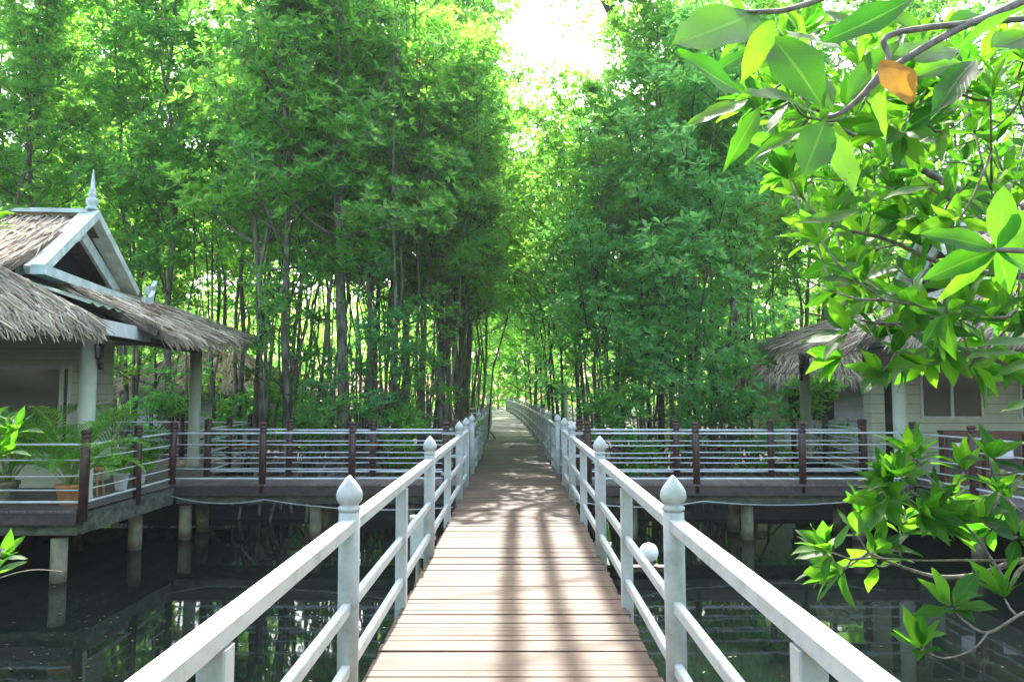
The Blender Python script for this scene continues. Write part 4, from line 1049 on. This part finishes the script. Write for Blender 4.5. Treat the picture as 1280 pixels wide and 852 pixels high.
for lst, d0, d1, nl, ln in ((ros, 2.5, 3.0, 8, .135), (low, 2.45, 2.85, 8, .13), (up, 2.0, 4.0, 7, .125)):
    for (x, y) in lst:
        d = r3.uniform(d0, d1)
        if lst is low and y > 740: d = 2.28
        p = P(x, y, d); s = nearest(p); L_ = (p-s).length
        mid_ = s.lerp(p, .55)+Vector((0, 0, -.08*L_)); ax = (p-mid_).normalized()+Vector((r3.gauss(0, .3), r3.gauss(0, .3)-.2, .55))
        twm.tube([s-tr, mid_-tr, p-tr], [.0045, .0035, .003], 5)
        limbs.append([p, mid_])
        rosette_big(LV, p, ax, nl, ln*(1 if lst is not up else r3.uniform(.85, 1.1)))
# higher spray of the same tree, above the view, that shades the right handrail
hb = [Vector((2.95, 1.7, 5.2)), Vector((2.5, 3.6, 5.9)), Vector((1.8, 5.6, 6.4)), Vector((1.4, 7.2, 7.2)), Vector((1.2, 8.4, 8.3))]
limbs.append(twig(hb, .04, .008)); k = 0
while k < 85:
    yy = r3.uniform(4.6, 9); z = .95+1.19*(yy-r3.uniform(.4, 3.9)); x = r3.uniform(.78, 1.9)
    if z < EYE+.516*yy+.3: continue
    k += 1; p = Vector((x, yy, z)); s_ = nearest(p)
    twm.tube([s_-tr, p-tr], [.005, .003], 5); limbs.append([p]); rosette_big(LV, p, (r3.gauss(0, .3), r3.gauss(0, .3), .8), 7, .14)
twm.build('trunk', M_TWIG, T, 1)
LV.build('foliage', M_BIG, T, tr)
Y = Leaves(); Y.add(P(1101, 76, 1.12), P(1140, 134, 1.10), .66, (.05, -1, .2), bend=.05, fold=.15, cut=.93); Y.build('yellow_leaf', M_YEL, T, tr)['label'] = 'orange yellow dying leaf'

# sprays at the left edge
tr = Vector((-3.4, 1.8, -1.2))
T2 = thing('mangrove_tree', 'mangrove just outside the left edge, a few bright leaf tufts reaching in', 'tree', tr)
twm = MB(); LV = Leaves(); limbs = []
twm.tube([Vector((0, 0, -.6)), Vector((.05, .05, 1.5)), Vector((-.05, .1, 3)), Vector((-.1, .1, 5)), Vector((0, 0, 6))], [.08, .07, .06, .05, .03], 10)
limbs.append(twig([Vector((-3.35, 1.9, 1.5)), P(-60, 560, 3.0), P(-20, 548, 3.0), P(5, 545, 3.0)], .012, .004))
limbs.append(twig([Vector((-3.35, 1.9, 1.0)), P(-60, 690, 2.9), P(-10, 700, 2.9), P(2, 700, 2.9)], .012, .003))
limbs.append(twig([P(-40, 740, 2.9), P(0, 722, 2.9), P(40, 712, 2.9), P(78, 714, 2.9)], .003, .0015))
limbs.append(twig([Vector((-3.35, 1.9, 2.5)), P(-60, 270, 3.0), P(-8, 272, 3.0)], .012, .004))
for (x, y) in ((6, 545), (-12, 530), (20, 540), (0, 570), (2, 698), (-10, 720), (-8, 268), (-14, 285)):
    rosette_big(LV, P(x, y, 3.0), (r3.uniform(.1, .7), -.3, .8), 7, .11)
twm.build('trunk', M_TWIG, T2, 1); LV.build('foliage', M_BIG, T2, tr)

# ------------------------------------------------------------------ air
hz = MB().box(-130, 130, -45, 120, -3.6, 22).build('haze', bpy.data.materials.new('air')); hz['kind'] = 'stuff'; hz['label'] = 'light humid haze between the trees'
hm = hz.data.materials[0]; hm.use_nodes = True; hn = hm.node_tree; hn.nodes.clear()
ho = hn.nodes.new('ShaderNodeOutputMaterial'); hv = hn.nodes.new('ShaderNodeVolumePrincipled'); hv.inputs['Color'].default_value = (.92, .97, 1, 1); hv.inputs['Density'].default_value = .0005; hv.inputs['Anisotropy'].default_value = .3
hn.links.new(hv.outputs[0], ho.inputs['Volume'])
